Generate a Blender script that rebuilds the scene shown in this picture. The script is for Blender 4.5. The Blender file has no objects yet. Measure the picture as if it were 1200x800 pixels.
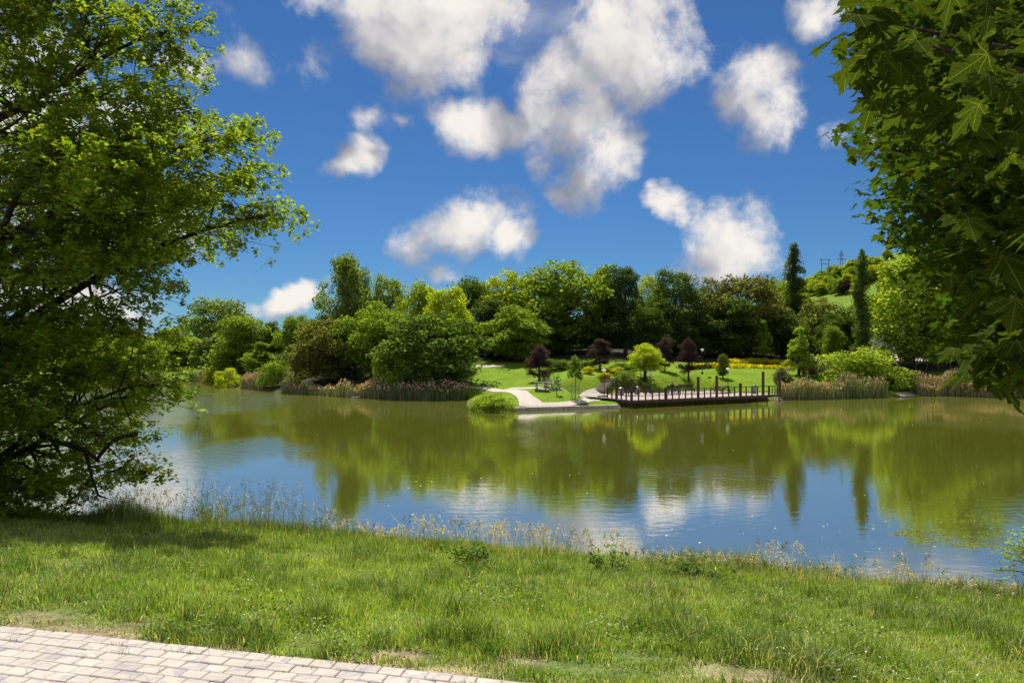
import bpy, bmesh, math, random
import numpy as np
from mathutils import Vector, Matrix

R = math.radians
scene = bpy.context.scene
COL = scene.collection

# ------------------------------------------------------------------ camera
F, HOR, CAMZ = 800.0, 415.0, 5.0          # focal length in photo pixels, horizon row, eye height above the water
cam = bpy.data.cameras.new('camera')
cam.sensor_width = 36.0
cam.lens = 36.0 * F / 1200.0
cam.shift_y = (HOR - 400.0) / 1200.0
cam.clip_start = 0.05
cam.clip_end = 6000
cam_o = bpy.data.objects.new('camera', cam)
cam_o.location = (0, 0, CAMZ)
cam_o.rotation_euler = (R(90), 0, 0)
COL.objects.link(cam_o)
scene.camera = cam_o

# ------------------------------------------------------------------ sun, sky, exposure
SUN_EL, SUN_AZ = 61.0, -12.0              # elevation; azimuth clockwise from the viewing direction
sv = Vector((math.sin(R(SUN_AZ)) * math.cos(R(SUN_EL)), math.cos(R(SUN_AZ)) * math.cos(R(SUN_EL)), math.sin(R(SUN_EL))))
sun = bpy.data.lights.new('sun', 'SUN')
sun.energy = 4.3
sun.angle = R(0.53)
sun.color = (1.0, 0.95, 0.86)
sun_o = bpy.data.objects.new('sun', sun)
sun_o.rotation_euler = (-sv).to_track_quat('-Z', 'Y').to_euler()
sun_o.location = (0, 0, 80)
COL.objects.link(sun_o)

scene.view_settings.view_transform = 'Standard'
scene.view_settings.look = 'None'
scene.view_settings.gamma = 1.0
scene.view_settings.exposure = 0.90
scene.view_settings.use_curve_mapping = False
SKY_STRENGTH = 0.14
scene.cycles.max_bounces = 7
scene.cycles.diffuse_bounces = 4
scene.cycles.glossy_bounces = 2
scene.cycles.transmission_bounces = 3

world = bpy.data.worlds.new('World')
scene.world = world
world.use_nodes = True
world.cycles.sampling_method = 'MANUAL'
world.cycles.sample_map_resolution = 128


def pdir(x, y):
    v = Vector(((x - 600) / F, 1.0, (HOR - y) / F))
    return v.normalized()


# cloud: photo column, row, half width, half height, tilt (deg), weight
CLOUDS = [
    (505, 40, 105, 82, 10, 1.0), (440, 5, 90, 40, 0, .8), (545, 75, 55, 50, 0, .85), (370, 8, 60, 26, 10, .7),
    (668, 135, 78, 72, 20, 1.15), (690, 192, 58, 60, 0, 1.05), (575, 152, 90, 34, 4, .85), (632, 120, 45, 40, 0, .9),
    (745, 62, 92, 82, -10, .95), (720, 20, 60, 50, 0, .75), (800, 70, 60, 50, 0, .5),
    (872, 100, 62, 50, -28, .9), (908, 138, 52, 40, -30, .85), (965, 152, 30, 26, 0, .55),
    (428, 143, 38, 26, 0, .85), (410, 186, 34, 26, 20, .8), (470, 145, 22, 14, 0, .6),
    (545, 262, 80, 44, 8, .8), (595, 278, 44, 30, 0, .85), (527, 308, 26, 20, 0, .8), (500, 285, 40, 50, 30, .62),
    (860, 292, 80, 44, -4, 1.0), (850, 318, 98, 22, 0, .8), (785, 250, 30, 26, 0, 1.0), (890, 275, 44, 40, 0, .9),
    (345, 352, 62, 24, 32, .95), (966, 12, 44, 34, 0, .85),
    (215, 78, 40, 30, 0, .75), (20, 160, 90, 80, 0, .9), (120, 262, 105, 58, 0, 1.0), (150, 120, 60, 40, 0, .7), (60, 60, 60, 50, 0, .7), (280, 60, 60, 40, -20, .42), (360, 85, 60, 40, -30, .42),
    (60, 345, 110, 40, 0, .8), (1120, 120, 90, 60, 0, .8), (1130, 330, 90, 40, 0, .8),
]


def build_world():
    g = bpy.data.node_groups.new('CloudDensity', 'ShaderNodeTree')
    g.interface.new_socket('Vector', in_out='INPUT', socket_type='NodeSocketVector')
    g.interface.new_socket('Density', in_out='OUTPUT', socket_type='NodeSocketFloat')
    g.interface.new_socket('Bulk', in_out='OUTPUT', socket_type='NodeSocketFloat')
    N, L = g.nodes, g.links
    gi, go = N.new('NodeGroupInput'), N.new('NodeGroupOutput')

    def math_(op, a, b=None, c=None):
        n = N.new('ShaderNodeMath'); n.operation = op
        for i, s in enumerate((a, b, c)):
            if s is None: continue
            if isinstance(s, (int, float)): n.inputs[i].default_value = s
            else: L.new(s, n.inputs[i])
        return n.outputs[0]

    def noise(scale, detail, rough, vec, dist=0.0):
        n = N.new('ShaderNodeTexNoise'); n.inputs['Scale'].default_value = scale
        n.inputs['Detail'].default_value = detail; n.inputs['Roughness'].default_value = rough
        n.inputs['Distortion'].default_value = dist
        L.new(vec, n.inputs['Vector']); return n

    v0 = gi.outputs['Vector']
    wn = noise(6.5, 4, .6, v0)
    sub = N.new('ShaderNodeVectorMath'); sub.operation = 'SUBTRACT'; L.new(wn.outputs['Color'], sub.inputs[0]); sub.inputs[1].default_value = (.5, .5, .5)
    sc = N.new('ShaderNodeVectorMath'); sc.operation = 'SCALE'; L.new(sub.outputs[0], sc.inputs[0]); sc.inputs['Scale'].default_value = .10
    ad = N.new('ShaderNodeVectorMath'); ad.operation = 'ADD'; L.new(v0, ad.inputs[0]); L.new(sc.outputs[0], ad.inputs[1])
    v = ad.outputs[0]

    def blob(c, a, b, tilt):
        m = N.new('ShaderNodeMapping'); m.vector_type = 'TEXTURE'
        m.inputs['Location'].default_value = c
        m.inputs['Rotation'].default_value = (0, R(-tilt), 0)
        m.inputs['Scale'].default_value = (a, max(a, b), b)
        L.new(v, m.inputs['Vector'])
        ln = N.new('ShaderNodeVectorMath'); ln.operation = 'LENGTH'; L.new(m.outputs[0], ln.inputs[0])
        return ln.outputs['Value']

    acc = None
    for (x, y, a, b, t, w) in CLOUDS:
        c = pdir(x, y)
        s = c.y / F * 1.06
        ln = blob(c, a * s, b * s, t)
        val = math_('MULTIPLY', math_('MAXIMUM', math_('SUBTRACT', 1.30, ln), 0.0), w)
        acc = val if acc is None else math_('SMOOTH_MAX', acc, val, .12)
    # the rest of the dome: unseen cloud, made denser to brighten shaded foliage
    ln = blob((0, .97, .2), .80, .40, 0)
    mr = N.new('ShaderNodeMapRange'); mr.interpolation_type = 'SMOOTHSTEP'
    L.new(ln, mr.inputs['Value']); mr.inputs['From Min'].default_value = .95; mr.inputs['From Max'].default_value = 1.25
    big = noise(2.6, 2, .5, v0)
    mb = N.new('ShaderNodeMapRange'); L.new(big.outputs['Fac'], mb.inputs['Value'])
    mb.inputs['From Min'].default_value = .34; mb.inputs['From Max'].default_value = .52
    base = math_('MULTIPLY', mr.outputs[0], mb.outputs[0])
    acc = math_('MAXIMUM', acc, base)
    acc = math_('SMOOTH_MIN', acc, .88, .35)
    fine = noise(9.5, 9, .64, v0, .2)
    f2 = math_('MULTIPLY', math_('SUBTRACT', fine.outputs['Fac'], .5), 3.0)
    soft = N.new('ShaderNodeMapRange'); soft.interpolation_type = 'SMOOTHSTEP'
    L.new(acc, soft.inputs['Value']); soft.inputs['From Min'].default_value = 0.02; soft.inputs['From Max'].default_value = .35
    tot = math_('ADD', math_('SUBTRACT', math_('MULTIPLY', acc, 1.25), .18), math_('MULTIPLY', f2, soft.outputs[0]))
    lump = noise(10.0, 3, .5, v, .3)
    lump2 = math_('MULTIPLY', math_('SUBTRACT', lump.outputs['Fac'], .5), 1.5)
    L.new(math_('ADD', math_('MULTIPLY', acc, 1.0), math_('MULTIPLY', lump2, soft.outputs[0])), go.inputs['Bulk'])
    # thin veils drifting between the clouds
    veil = noise(3.4, 9, .62, v, .8)
    vm = N.new('ShaderNodeMapRange'); vm.interpolation_type = 'SMOOTHSTEP'; L.new(veil.outputs['Fac'], vm.inputs['Value'])
    vm.inputs['From Min'].default_value = .48; vm.inputs['From Max'].default_value = .74; vm.inputs['To Max'].default_value = .46
    tot = math_('MAXIMUM', tot, vm.outputs[0])
    L.new(tot, go.inputs['Density'])

    nt = world.node_tree; N, L = nt.nodes, nt.links
    for n in list(N): N.remove(n)
    out = N.new('ShaderNodeOutputWorld')
    bg = N.new('ShaderNodeBackground'); bg.inputs['Strength'].default_value = SKY_STRENGTH
    L.new(bg.outputs[0], out.inputs['Surface'])
    sky = N.new('ShaderNodeTexSky'); sky.sky_type = 'NISHITA'; sky.sun_disc = False
    sky.sun_elevation = R(SUN_EL); sky.sun_rotation = R(SUN_AZ)
    sky.altitude = 100; sky.air_density = 1.0; sky.dust_density = .05; sky.ozone_density = 3.5
    hs = N.new('ShaderNodeVectorMath'); hs.operation = 'MULTIPLY'; L.new(sky.outputs[0], hs.inputs[0]); hs.inputs[1].default_value = (.115, .205, .295)      # a clear, deep blue sky
    tc = N.new('ShaderNodeTexCoord')
    nv = N.new('ShaderNodeVectorMath'); nv.operation = 'NORMALIZE'; L.new(tc.outputs['Generated'], nv.inputs[0])
    d1 = N.new('ShaderNodeGroup'); d1.node_tree = g; L.new(nv.outputs[0], d1.inputs[0])
    of = N.new('ShaderNodeVectorMath'); of.operation = 'ADD'; L.new(nv.outputs[0], of.inputs[0]); of.inputs[1].default_value = (.040, 0, .044)
    d2 = N.new('ShaderNodeGroup'); d2.node_tree = g; L.new(of.outputs[0], d2.inputs[0])
    al = N.new('ShaderNodeMapRange'); al.interpolation_type = 'SMOOTHSTEP'
    L.new(d1.outputs[0], al.inputs['Value']); al.inputs['From Min'].default_value = .10; al.inputs['From Max'].default_value = .95
    df = N.new('ShaderNodeMath'); df.operation = 'SUBTRACT'; L.new(d1.outputs[1], df.inputs[0]); L.new(d2.outputs[1], df.inputs[1])
    sh = N.new('ShaderNodeMapRange'); L.new(df.outputs[0], sh.inputs['Value'])
    sh.inputs['From Min'].default_value = -.50; sh.inputs['From Max'].default_value = .60
    cr = N.new('ShaderNodeValToRGB'); L.new(sh.outputs[0], cr.inputs[0])
    e = cr.color_ramp.elements
    e[0].position = 0; e[0].color = (.25, .27, .33, 1)
    e[1].position = 1; e[1].color = (1.0, .94, .86, 1)
    m = e.new(.42); m.color = (.50, .495, .52, 1)
    m = e.new(.70); m.color = (.82, .785, .75, 1)
    cs = N.new('ShaderNodeVectorMath'); cs.operation = 'SCALE'; L.new(cr.outputs[0], cs.inputs[0]); cs.inputs['Scale'].default_value = 3.75
    mix = N.new('ShaderNodeMix'); mix.data_type = 'RGBA'
    am = N.new('ShaderNodeMath'); am.operation = 'MULTIPLY'; L.new(al.outputs[0], am.inputs[0]); am.inputs[1].default_value = .95
    L.new(am.outputs[0], mix.inputs['Factor']); L.new(hs.outputs[0], mix.inputs['A']); L.new(cs.outputs[0], mix.inputs['B'])
    L.new(mix.outputs['Result'], bg.inputs['Color'])


build_world()

# ------------------------------------------------------------------ helpers
rng = np.random.default_rng(7)
random.seed(7)


def P(x, y, d):
    """photo pixel + distance along the view axis -> point"""
    return Vector(((x - 600) / F * d, d, CAMZ + (HOR - y) / F * d))


def mesh_np(name, v, t, col=None):
    me = bpy.data.meshes.new(name)
    v = np.asarray(v, dtype=np.float32); t = np.asarray(t, dtype=np.int32)
    me.vertices.add(len(v)); me.vertices.foreach_set('co', v.ravel())
    k = t.shape[1]
    me.loops.add(t.size); me.loops.foreach_set('vertex_index', t.ravel())
    me.polygons.add(len(t)); me.polygons.foreach_set('loop_start', np.arange(0, t.size, k, dtype=np.int32))
    if col is not None:
        a = me.attributes.new('tint', 'FLOAT_COLOR', 'POINT')
        c = np.ones((len(v), 4), dtype=np.float32); c[:, :3] = col
        a.data.foreach_set('color', c.ravel())
    me.update(calc_edges=True)
    return me


def link(name, me, mat=None, parent=None, smooth=False):
    o = bpy.data.objects.new(name, me)
    COL.objects.link(o)
    if parent is not None: o.parent = parent
    if mat is not None and me is not None and len(me.materials) == 0: me.materials.append(mat)
    if smooth:
        me.polygons.foreach_set('use_smooth', np.ones(len(me.polygons), dtype=bool))
    return o


def tag(o, label=None, cat=None, group=None, kind=None):
    if label: o['label'] = label
    if cat: o['category'] = cat
    if group: o['group'] = group
    if kind: o['kind'] = kind
    return o


def thing(name, label, cat, loc=(0, 0, 0), rz=0.0, group=None):
    o = bpy.data.objects.new(name, None)
    COL.objects.link(o)
    o.empty_display_size = .2
    o.location = loc; o.rotation_euler = (0, 0, rz)
    return tag(o, label, cat, group)


class MB:
    """collects shapes into one mesh"""
    def __init__(s): s.v = []; s.f = []

    def add(s, verts, faces):
        b = len(s.v); s.v += [tuple(p) for p in verts]; s.f += [tuple(i + b for i in f) for f in faces]; return s

    def box(s, c, size, rz=0.0, rx=0.0):
        m = Matrix.Rotation(rz, 3, 'Z') @ Matrix.Rotation(rx, 3, 'X')
        vs = []
        for dz in (-.5, .5):
            for dx, dy in ((-.5, -.5), (.5, -.5), (.5, .5), (-.5, .5)):
                vs.append(Vector(c) + m @ Vector((dx * size[0], dy * size[1], dz * size[2])))
        return s.add(vs, [(3, 2, 1, 0), (4, 5, 6, 7), (0, 1, 5, 4), (1, 2, 6, 5), (2, 3, 7, 6), (3, 0, 4, 7)])

    def tube(s, pts, rad, n=6, cap=True):
        pts = [Vector(p) for p in pts]
        rings = []
        for i, p in enumerate(pts):
            d = (pts[min(i + 1, len(pts) - 1)] - pts[max(i - 1, 0)])
            if d.length < 1e-6: d = Vector((0, 0, 1))
            d.normalize()
            u = d.cross(Vector((0.13, 0.21, 1)) if abs(d.z) < .9 else Vector((1, .1, 0))); u.normalize(); w = d.cross(u)
            r = rad[i] if isinstance(rad, (list, tuple)) else rad
            rings.append([p + u * (r * math.cos(2 * math.pi * k / n)) + w * (r * math.sin(2 * math.pi * k / n)) for k in range(n)])
        vs = [q for r_ in rings for q in r_]; fs = []
        for i in range(len(pts) - 1):
            for k in range(n):
                a, b = i * n + k, i * n + (k + 1) % n
                fs.append((a, a + n, b + n, b))
        if cap:
            fs.append(tuple(range(n))); fs.append(tuple(reversed(range((len(pts) - 1) * n, len(pts) * n))))
        return s.add(vs, fs)

    def lathe(s, c, prof, n=12):
        vs = []; fs = []
        for r, z in prof:
            for k in range(n):
                a = 2 * math.pi * k / n
                vs.append((c[0] + r * math.cos(a), c[1] + r * math.sin(a), c[2] + z))
        for i in range(len(prof) - 1):
            for k in range(n):
                a, b = i * n + k, i * n + (k + 1) % n
                fs.append((a, b, b + n, a + n))
        fs.append(tuple(reversed(range(n)))); fs.append(tuple(range((len(prof) - 1) * n, len(prof) * n)))
        return s.add(vs, fs)

    def mesh(s, name):
        me = bpy.data.meshes.new(name); me.from_pydata(s.v, [], s.f); me.update(); return me

    def build(s, name, mat, parent=None, smooth=False):
        return link(name, s.mesh(name), mat, parent, smooth)


# ------------------------------------------------------------------ materials
def newmat(name):
    m = bpy.data.materials.new(name); m.use_nodes = True
    nt = m.node_tree
    for n in list(nt.nodes): nt.nodes.remove(n)
    out = nt.nodes.new('ShaderNodeOutputMaterial')
    return m, nt, nt.nodes, nt.links, out


def pmat(name, c1, c2=None, rough=.7, scale=6.0, detail=5, bump=0.0, bscale=None, metal=0.0, spec=.3, per_obj=0.0):
    m, nt, N, L, out = newmat(name)
    b = N.new('ShaderNodeBsdfPrincipled'); L.new(b.outputs[0], out.inputs[0])
    b.inputs['Roughness'].default_value = rough; b.inputs['Metallic'].default_value = metal
    b.inputs['Specular IOR Level'].default_value = spec
    tc = N.new('ShaderNodeTexCoord'); geo = N.new('ShaderNodeNewGeometry')
    nz = N.new('ShaderNodeTexNoise'); nz.inputs['Scale'].default_value = scale; nz.inputs['Detail'].default_value = detail
    nz.inputs['Roughness'].default_value = .62
    L.new(geo.outputs['Position'], nz.inputs['Vector'])
    c2 = c2 or tuple(x * .65 for x in c1)
    mr = N.new('ShaderNodeMapRange'); L.new(nz.outputs['Fac'], mr.inputs[0]); mr.inputs['From Min'].default_value = .33; mr.inputs['From Max'].default_value = .67
    mx = N.new('ShaderNodeMix'); mx.data_type = 'RGBA'; L.new(mr.outputs[0], mx.inputs['Factor'])
    mx.inputs['A'].default_value = (*c1, 1); mx.inputs['B'].default_value = (*c2, 1)
    col = mx.outputs['Result']
    if per_obj:
        oi = N.new('ShaderNodeObjectInfo')
        mr2 = N.new('ShaderNodeMapRange'); L.new(oi.outputs['Random'], mr2.inputs[0])
        mr2.inputs['To Min'].default_value = 1 - per_obj; mr2.inputs['To Max'].default_value = 1 + per_obj
        sc = N.new('ShaderNodeVectorMath'); sc.operation = 'SCALE'; L.new(col, sc.inputs[0]); L.new(mr2.outputs[0], sc.inputs['Scale'])
        col = sc.outputs[0]
    L.new(col, b.inputs['Base Color'])
    if bump:
        n2 = N.new('ShaderNodeTexNoise'); n2.inputs['Scale'].default_value = bscale or scale * 4; n2.inputs['Detail'].default_value = 6
        L.new(geo.outputs['Position'], n2.inputs['Vector'])
        bp = N.new('ShaderNodeBump'); bp.inputs['Strength'].default_value = bump; bp.inputs['Distance'].default_value = .05
        L.new(n2.outputs['Fac'], bp.inputs['Height']); L.new(bp.outputs[0], b.inputs['Normal'])
    return m


def leafmat(name, src='object', trans=.42, gloss=.06, var=.45, hue=.035, grough=.45, clump=0.0):
    """leaf: diffuse + light passing through; colour from the object or the vertex tint, varied leaf by leaf"""
    m, nt, N, L, out = newmat(name)
    if src == 'object':
        oi = N.new('ShaderNodeObjectInfo'); col = oi.outputs['Color']
    else:
        at = N.new('ShaderNodeAttribute'); at.attribute_name = 'tint'; col = at.outputs['Color']
    geo = N.new('ShaderNodeNewGeometry')
    hs = N.new('ShaderNodeHueSaturation'); L.new(col, hs.inputs['Color'])
    mr = N.new('ShaderNodeMapRange'); L.new(geo.outputs['Random Per Island'], mr.inputs[0])
    mr.inputs['To Min'].default_value = 1 - var; mr.inputs['To Max'].default_value = 1 + var
    val = mr.outputs[0]
    if clump:
        nz = N.new('ShaderNodeTexNoise'); nz.inputs['Scale'].default_value = clump; nz.inputs['Detail'].default_value = 2
        L.new(geo.outputs['Position'], nz.inputs['Vector'])
        m2 = N.new('ShaderNodeMapRange'); L.new(nz.outputs['Fac'], m2.inputs[0])
        m2.inputs['From Min'].default_value = .3; m2.inputs['From Max'].default_value = .7
        m2.inputs['To Min'].default_value = .68; m2.inputs['To Max'].default_value = 1.32
        mu = N.new('ShaderNodeMath'); mu.operation = 'MULTIPLY'; L.new(val, mu.inputs[0]); L.new(m2.outputs[0], mu.inputs[1]); val = mu.outputs[0]
    L.new(val, hs.inputs['Value'])
    wn = N.new('ShaderNodeTexWhiteNoise'); wn.noise_dimensions = '1D'; L.new(geo.outputs['Random Per Island'], wn.inputs['W'])
    mh = N.new('ShaderNodeMapRange'); L.new(wn.outputs['Value'], mh.inputs[0])
    mh.inputs['To Min'].default_value = .5 - hue; mh.inputs['To Max'].default_value = .5 + hue
    L.new(mh.outputs[0], hs.inputs['Hue'])
    df = N.new('ShaderNodeBsdfDiffuse'); tr = N.new('ShaderNodeBsdfTranslucent'); gl = N.new('ShaderNodeBsdfGlossy')
    gl.inputs['Roughness'].default_value = grough; gl.inputs['Color'].default_value = (.9, .95, 1, 1)
    L.new(hs.outputs[0], df.inputs['Color'])
    ty = N.new('ShaderNodeMix'); ty.data_type = 'RGBA'; ty.blend_type = 'MULTIPLY'; ty.inputs['Factor'].default_value = 1
    L.new(hs.outputs[0], ty.inputs['A']); ty.inputs['B'].default_value = (1.5, 1.45, .55, 1)
    L.new(ty.outputs['Result'], tr.inputs['Color'])
    m1 = N.new('ShaderNodeMixShader'); m1.inputs[0].default_value = trans; L.new(df.outputs[0], m1.inputs[1]); L.new(tr.outputs[0], m1.inputs[2])
    m3 = N.new('ShaderNodeMixShader'); m3.inputs[0].default_value = gloss; L.new(m1.outputs[0], m3.inputs[1]); L.new(gl.outputs[0], m3.inputs[2])
    L.new(m3.outputs[0], out.inputs[0])
    return m


M = {}
M['leaf'] = leafmat('tree_foliage', 'object', .48, .006, .45, .025, grough=.6, clump=.9)
M['nearleaf'] = leafmat('near_foliage', 'object', .50, .008, .40, .025, grough=.6, clump=.8)
M['mapleleaf'] = leafmat('maple_leaf', 'object', .42, 0.0, .35, .025, grough=.6)
M['veinleaf'] = leafmat('veined_maple_leaf', 'object', .42, 0.0, .35, .025, grough=.6)


def add_veins(m):
    nt = m.node_tree; N, L = nt.nodes, nt.links
    hs = [n for n in N if n.type == 'HUE_SAT'][0]
    tc = N.new('ShaderNodeTexCoord'); sp = N.new('ShaderNodeSeparateXYZ'); L.new(tc.outputs['Object'], sp.inputs[0])

    def mt(op, a, b=None):
        n = N.new('ShaderNodeMath'); n.operation = op
        for i, q in enumerate((a, b)):
            if q is None: continue
            if isinstance(q, (int, float)): n.inputs[i].default_value = q
            else: L.new(q, n.inputs[i])
        return n.outputs[0]
    ang = mt('DIVIDE', mt('ARCTAN2', sp.outputs['X'], sp.outputs['Y']), .68)
    off = mt('ABSOLUTE', mt('SUBTRACT', ang, mt('ROUND', ang)))
    rad = mt('SQRT', mt('ADD', mt('MULTIPLY', sp.outputs['X'], sp.outputs['X']), mt('MULTIPLY', sp.outputs['Y'], sp.outputs['Y'])))
    dist = mt('MULTIPLY', off, mt('MULTIPLY', rad, .68))
    side = mt('ABSOLUTE', mt('SUBTRACT', mt('FRACT', mt('MULTIPLY', mt('SUBTRACT', rad, mt('MULTIPLY', dist, .8)), 9.0)), .5))
    v1 = mt('LESS_THAN', dist, .011); v2 = mt('MULTIPLY', mt('LESS_THAN', side, .05), .45)
    vein = mt('MAXIMUM', v1, v2)
    mx = N.new('ShaderNodeMix'); mx.data_type = 'RGBA'; L.new(mt('MULTIPLY', vein, .55), mx.inputs['Factor'])
    outs = [l.to_socket for l in hs.outputs[0].links]
    for s_ in outs: L.new(mx.outputs['Result'], s_)
    L.new(hs.outputs[0], mx.inputs['A']); mx.inputs['B'].default_value = (.16, .20, .05, 1)


add_veins(M['veinleaf'])
M['grass'] = leafmat('grass_blade', 'tint', .42, .028, .45, .025, grough=.42)
M['reed'] = leafmat('reed_blade', 'tint', .30, .04, .35, .02)
M['bark'] = pmat('bark', (.07, .052, .036), (.03, .024, .018), .9, 9, 6, .8, 25)
M['barkdark'] = pmat('dark_bark', (.045, .036, .028), (.018, .015, .012), .9, 9, 6, .8, 25)
M['wood'] = pmat('brown_stained_wood', (.065, .032, .022), (.035, .018, .013), .6, 3, 5, .3, 30, per_obj=.18)
M['plank'] = pmat('weathered_deck_plank', (.36, .29, .27), (.25, .2, .19), .75, 2, 5, .2, 30, per_obj=.1)
M['stone'] = pmat('pale_stone', (.34, .295, .245), (.21, .185, .155), .85, 3, 6, .4, 20, per_obj=.12)
M['path'] = pmat('pale_gravel', (.44, .395, .34), (.33, .29, .245), .9, 1.5, 8, .3, 40)
M['metal'] = pmat('dark_painted_metal', (.03, .032, .035), None, .4, 5, spec=.5)
M['grey'] = pmat('grey_wood', (.26, .25, .25), (.17, .165, .165), .7, 5, 5, .2, 30)
M['white'] = pmat('white_lamp_glass', (.75, .75, .73), (.68, .68, .66), .3, 5, spec=.5)
M['soil'] = pmat('sandy_soil', (.40, .31, .20), (.24, .19, .12), .95, 4, 8, .6, 40)
M['blue'] = pmat('blue_plastic', (.03, .06, .42), (.02, .04, .3), .45, 5, spec=.5)
M['cloth'] = pmat('dark_clothing', (.035, .035, .045), (.02, .02, .028), .85, 20)
M['skin'] = pmat('skin', (.42, .25, .18), (.36, .2, .14), .55, 20)
M['hair'] = pmat('dark_hair', (.03, .02, .014), None, .6, 40)
M['carpaint'] = pmat('dark_blue_car_paint', (.015, .02, .07), (.012, .017, .06), .2, 3, spec=.6)
M['silverpaint'] = pmat('silver_car_paint', (.45, .46, .48), (.42, .43, .45), .25, 3, spec=.6)
M['glass'] = pmat('dark_glass', (.02, .025, .03), None, .08, 3, spec=.6)
M['rubber'] = pmat('rubber', (.02, .02, .02), None, .8, 3)
M['steel'] = pmat('weathered_steel', (.12, .125, .13), (.08, .085, .09), .5, 3, metal=.4)


def ground_mat():
    m, nt, N, L, out = newmat('ground_cover')
    b = N.new('ShaderNodeBsdfPrincipled'); L.new(b.outputs[0], out.inputs[0])
    b.inputs['Roughness'].default_value = .95; b.inputs['Specular IOR Level'].default_value = .1
    at = N.new('ShaderNodeAttribute'); at.attribute_name = 'tint'
    geo = N.new('ShaderNodeNewGeometry')

    def nz(s, d, lo, hi, a, bb):
        n = N.new('ShaderNodeTexNoise'); n.inputs['Scale'].default_value = s; n.inputs['Detail'].default_value = d; n.inputs['Roughness'].default_value = .65
        L.new(geo.outputs['Position'], n.inputs['Vector'])
        r = N.new('ShaderNodeMapRange'); L.new(n.outputs['Fac'], r.inputs[0])
        r.inputs['From Min'].default_value = lo; r.inputs['From Max'].default_value = hi; r.inputs['To Min'].default_value = a; r.inputs['To Max'].default_value = bb
        return r.outputs[0]
    v1 = nz(.35, 4, .3, .7, .72, 1.25)
    v2 = nz(5.0, 9, .3, .7, .55, 1.45); v3 = nz(45.0, 5, .32, .68, .45, 1.5)
    m0 = N.new('ShaderNodeMath'); m0.operation = 'MULTIPLY'; L.new(v2, m0.inputs[0]); L.new(v3, m0.inputs[1])
    mu = N.new('ShaderNodeMath'); mu.operation = 'MULTIPLY'; L.new(v1, mu.inputs[0]); L.new(m0.outputs[0], mu.inputs[1])
    hs = N.new('ShaderNodeHueSaturation'); L.new(at.outputs['Color'], hs.inputs['Color']); L.new(mu.outputs[0], hs.inputs['Value'])
    L.new(nz(.8, 3, .3, .7, .485, .515), hs.inputs['Hue'])
    L.new(hs.outputs[0], b.inputs['Base Color'])
    n2 = N.new('ShaderNodeTexNoise'); n2.inputs['Scale'].default_value = 7; n2.inputs['Detail'].default_value = 7
    L.new(geo.outputs['Position'], n2.inputs['Vector'])
    bp = N.new('ShaderNodeBump'); bp.inputs['Strength'].default_value = .8; bp.inputs['Distance'].default_value = .12
    L.new(n2.outputs['Fac'], bp.inputs['Height']); L.new(bp.outputs[0], b.inputs['Normal'])
    return m


def water_mat():
    m, nt, N, L, out = newmat('pond_water')
    body = N.new('ShaderNodeBsdfDiffuse'); body.inputs['Color'].default_value = (.110, .122, .016, 1)
    mir = N.new('ShaderNodeBsdfGlossy'); mir.inputs['Roughness'].default_value = .02; mir.inputs['Color'].default_value = (1, 1, 1, 1)
    fr = N.new('ShaderNodeFresnel'); fr.inputs['IOR'].default_value = 1.36
    fm = N.new('ShaderNodeMath'); fm.operation = 'MULTIPLY'; fm.use_clamp = True; L.new(fr.outputs[0], fm.inputs[0]); fm.inputs[1].default_value = 3.2
    fx = N.new('ShaderNodeMath'); fx.operation = 'MINIMUM'; L.new(fm.outputs[0], fx.inputs[0]); fx.inputs[1].default_value = .74
    mxs = N.new('ShaderNodeMixShader'); L.new(fx.outputs[0], mxs.inputs[0]); L.new(body.outputs[0], mxs.inputs[1]); L.new(mir.outputs[0], mxs.inputs[2])
    L.new(mxs.outputs[0], out.inputs[0])
    geo = N.new('ShaderNodeNewGeometry')

    def nz(s, d, rough=.55, stretch=(1, 1, 1), dist=0):
        mp = N.new('ShaderNodeMapping'); mp.inputs['Scale'].default_value = stretch; L.new(geo.outputs['Position'], mp.inputs[0])
        n = N.new('ShaderNodeTexNoise'); n.inputs['Scale'].default_value = s; n.inputs['Detail'].default_value = d; n.inputs['Roughness'].default_value = rough
        n.inputs['Distortion'].default_value = dist
        L.new(mp.outputs[0], n.inputs['Vector']); return n.outputs['Fac']
    # patches ruffled by the wind, more of them towards the open left arm of the pond
    ru = nz(.055, 3, .55, (1, .6, 1), .4)
    sep = N.new('ShaderNodeSeparateXYZ'); L.new(geo.outputs['Position'], sep.inputs[0])
    ml = N.new('ShaderNodeMapRange'); L.new(sep.outputs['X'], ml.inputs[0]); ml.inputs['From Min'].default_value = -8; ml.inputs['From Max'].default_value = -32
    ml.inputs['To Min'].default_value = 0; ml.inputs['To Max'].default_value = .26
    ad = N.new('ShaderNodeMath'); ad.operation = 'ADD'; L.new(ru, ad.inputs[0]); L.new(ml.outputs[0], ad.inputs[1])
    mr = N.new('ShaderNodeMapRange'); mr.interpolation_type = 'SMOOTHSTEP'; L.new(ad.outputs[0], mr.inputs[0])
    mr.inputs['From Min'].default_value = .50; mr.inputs['From Max'].default_value = 1.0
    mr.inputs['To Min'].default_value = .055; mr.inputs['To Max'].default_value = 2.4
    w1 = nz(2.2, 3, .5, (.7, 1.3, 1), .3)
    w2 = nz(7.5, 3, .5, (.8, 1.2, 1), .3)
    mu = N.new('ShaderNodeMath'); mu.operation = 'MULTIPLY_ADD'; L.new(w2, mu.inputs[0]); mu.inputs[1].default_value = .35; L.new(w1, mu.inputs[2])
    bp = N.new('ShaderNodeBump'); bp.inputs['Distance'].default_value = .055
    L.new(mr.outputs[0], bp.inputs['Strength']); L.new(mu.outputs[0], bp.inputs['Height'])
    L.new(bp.outputs[0], mir.inputs['Normal']); L.new(bp.outputs[0], fr.inputs['Normal'])
    return m


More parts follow.
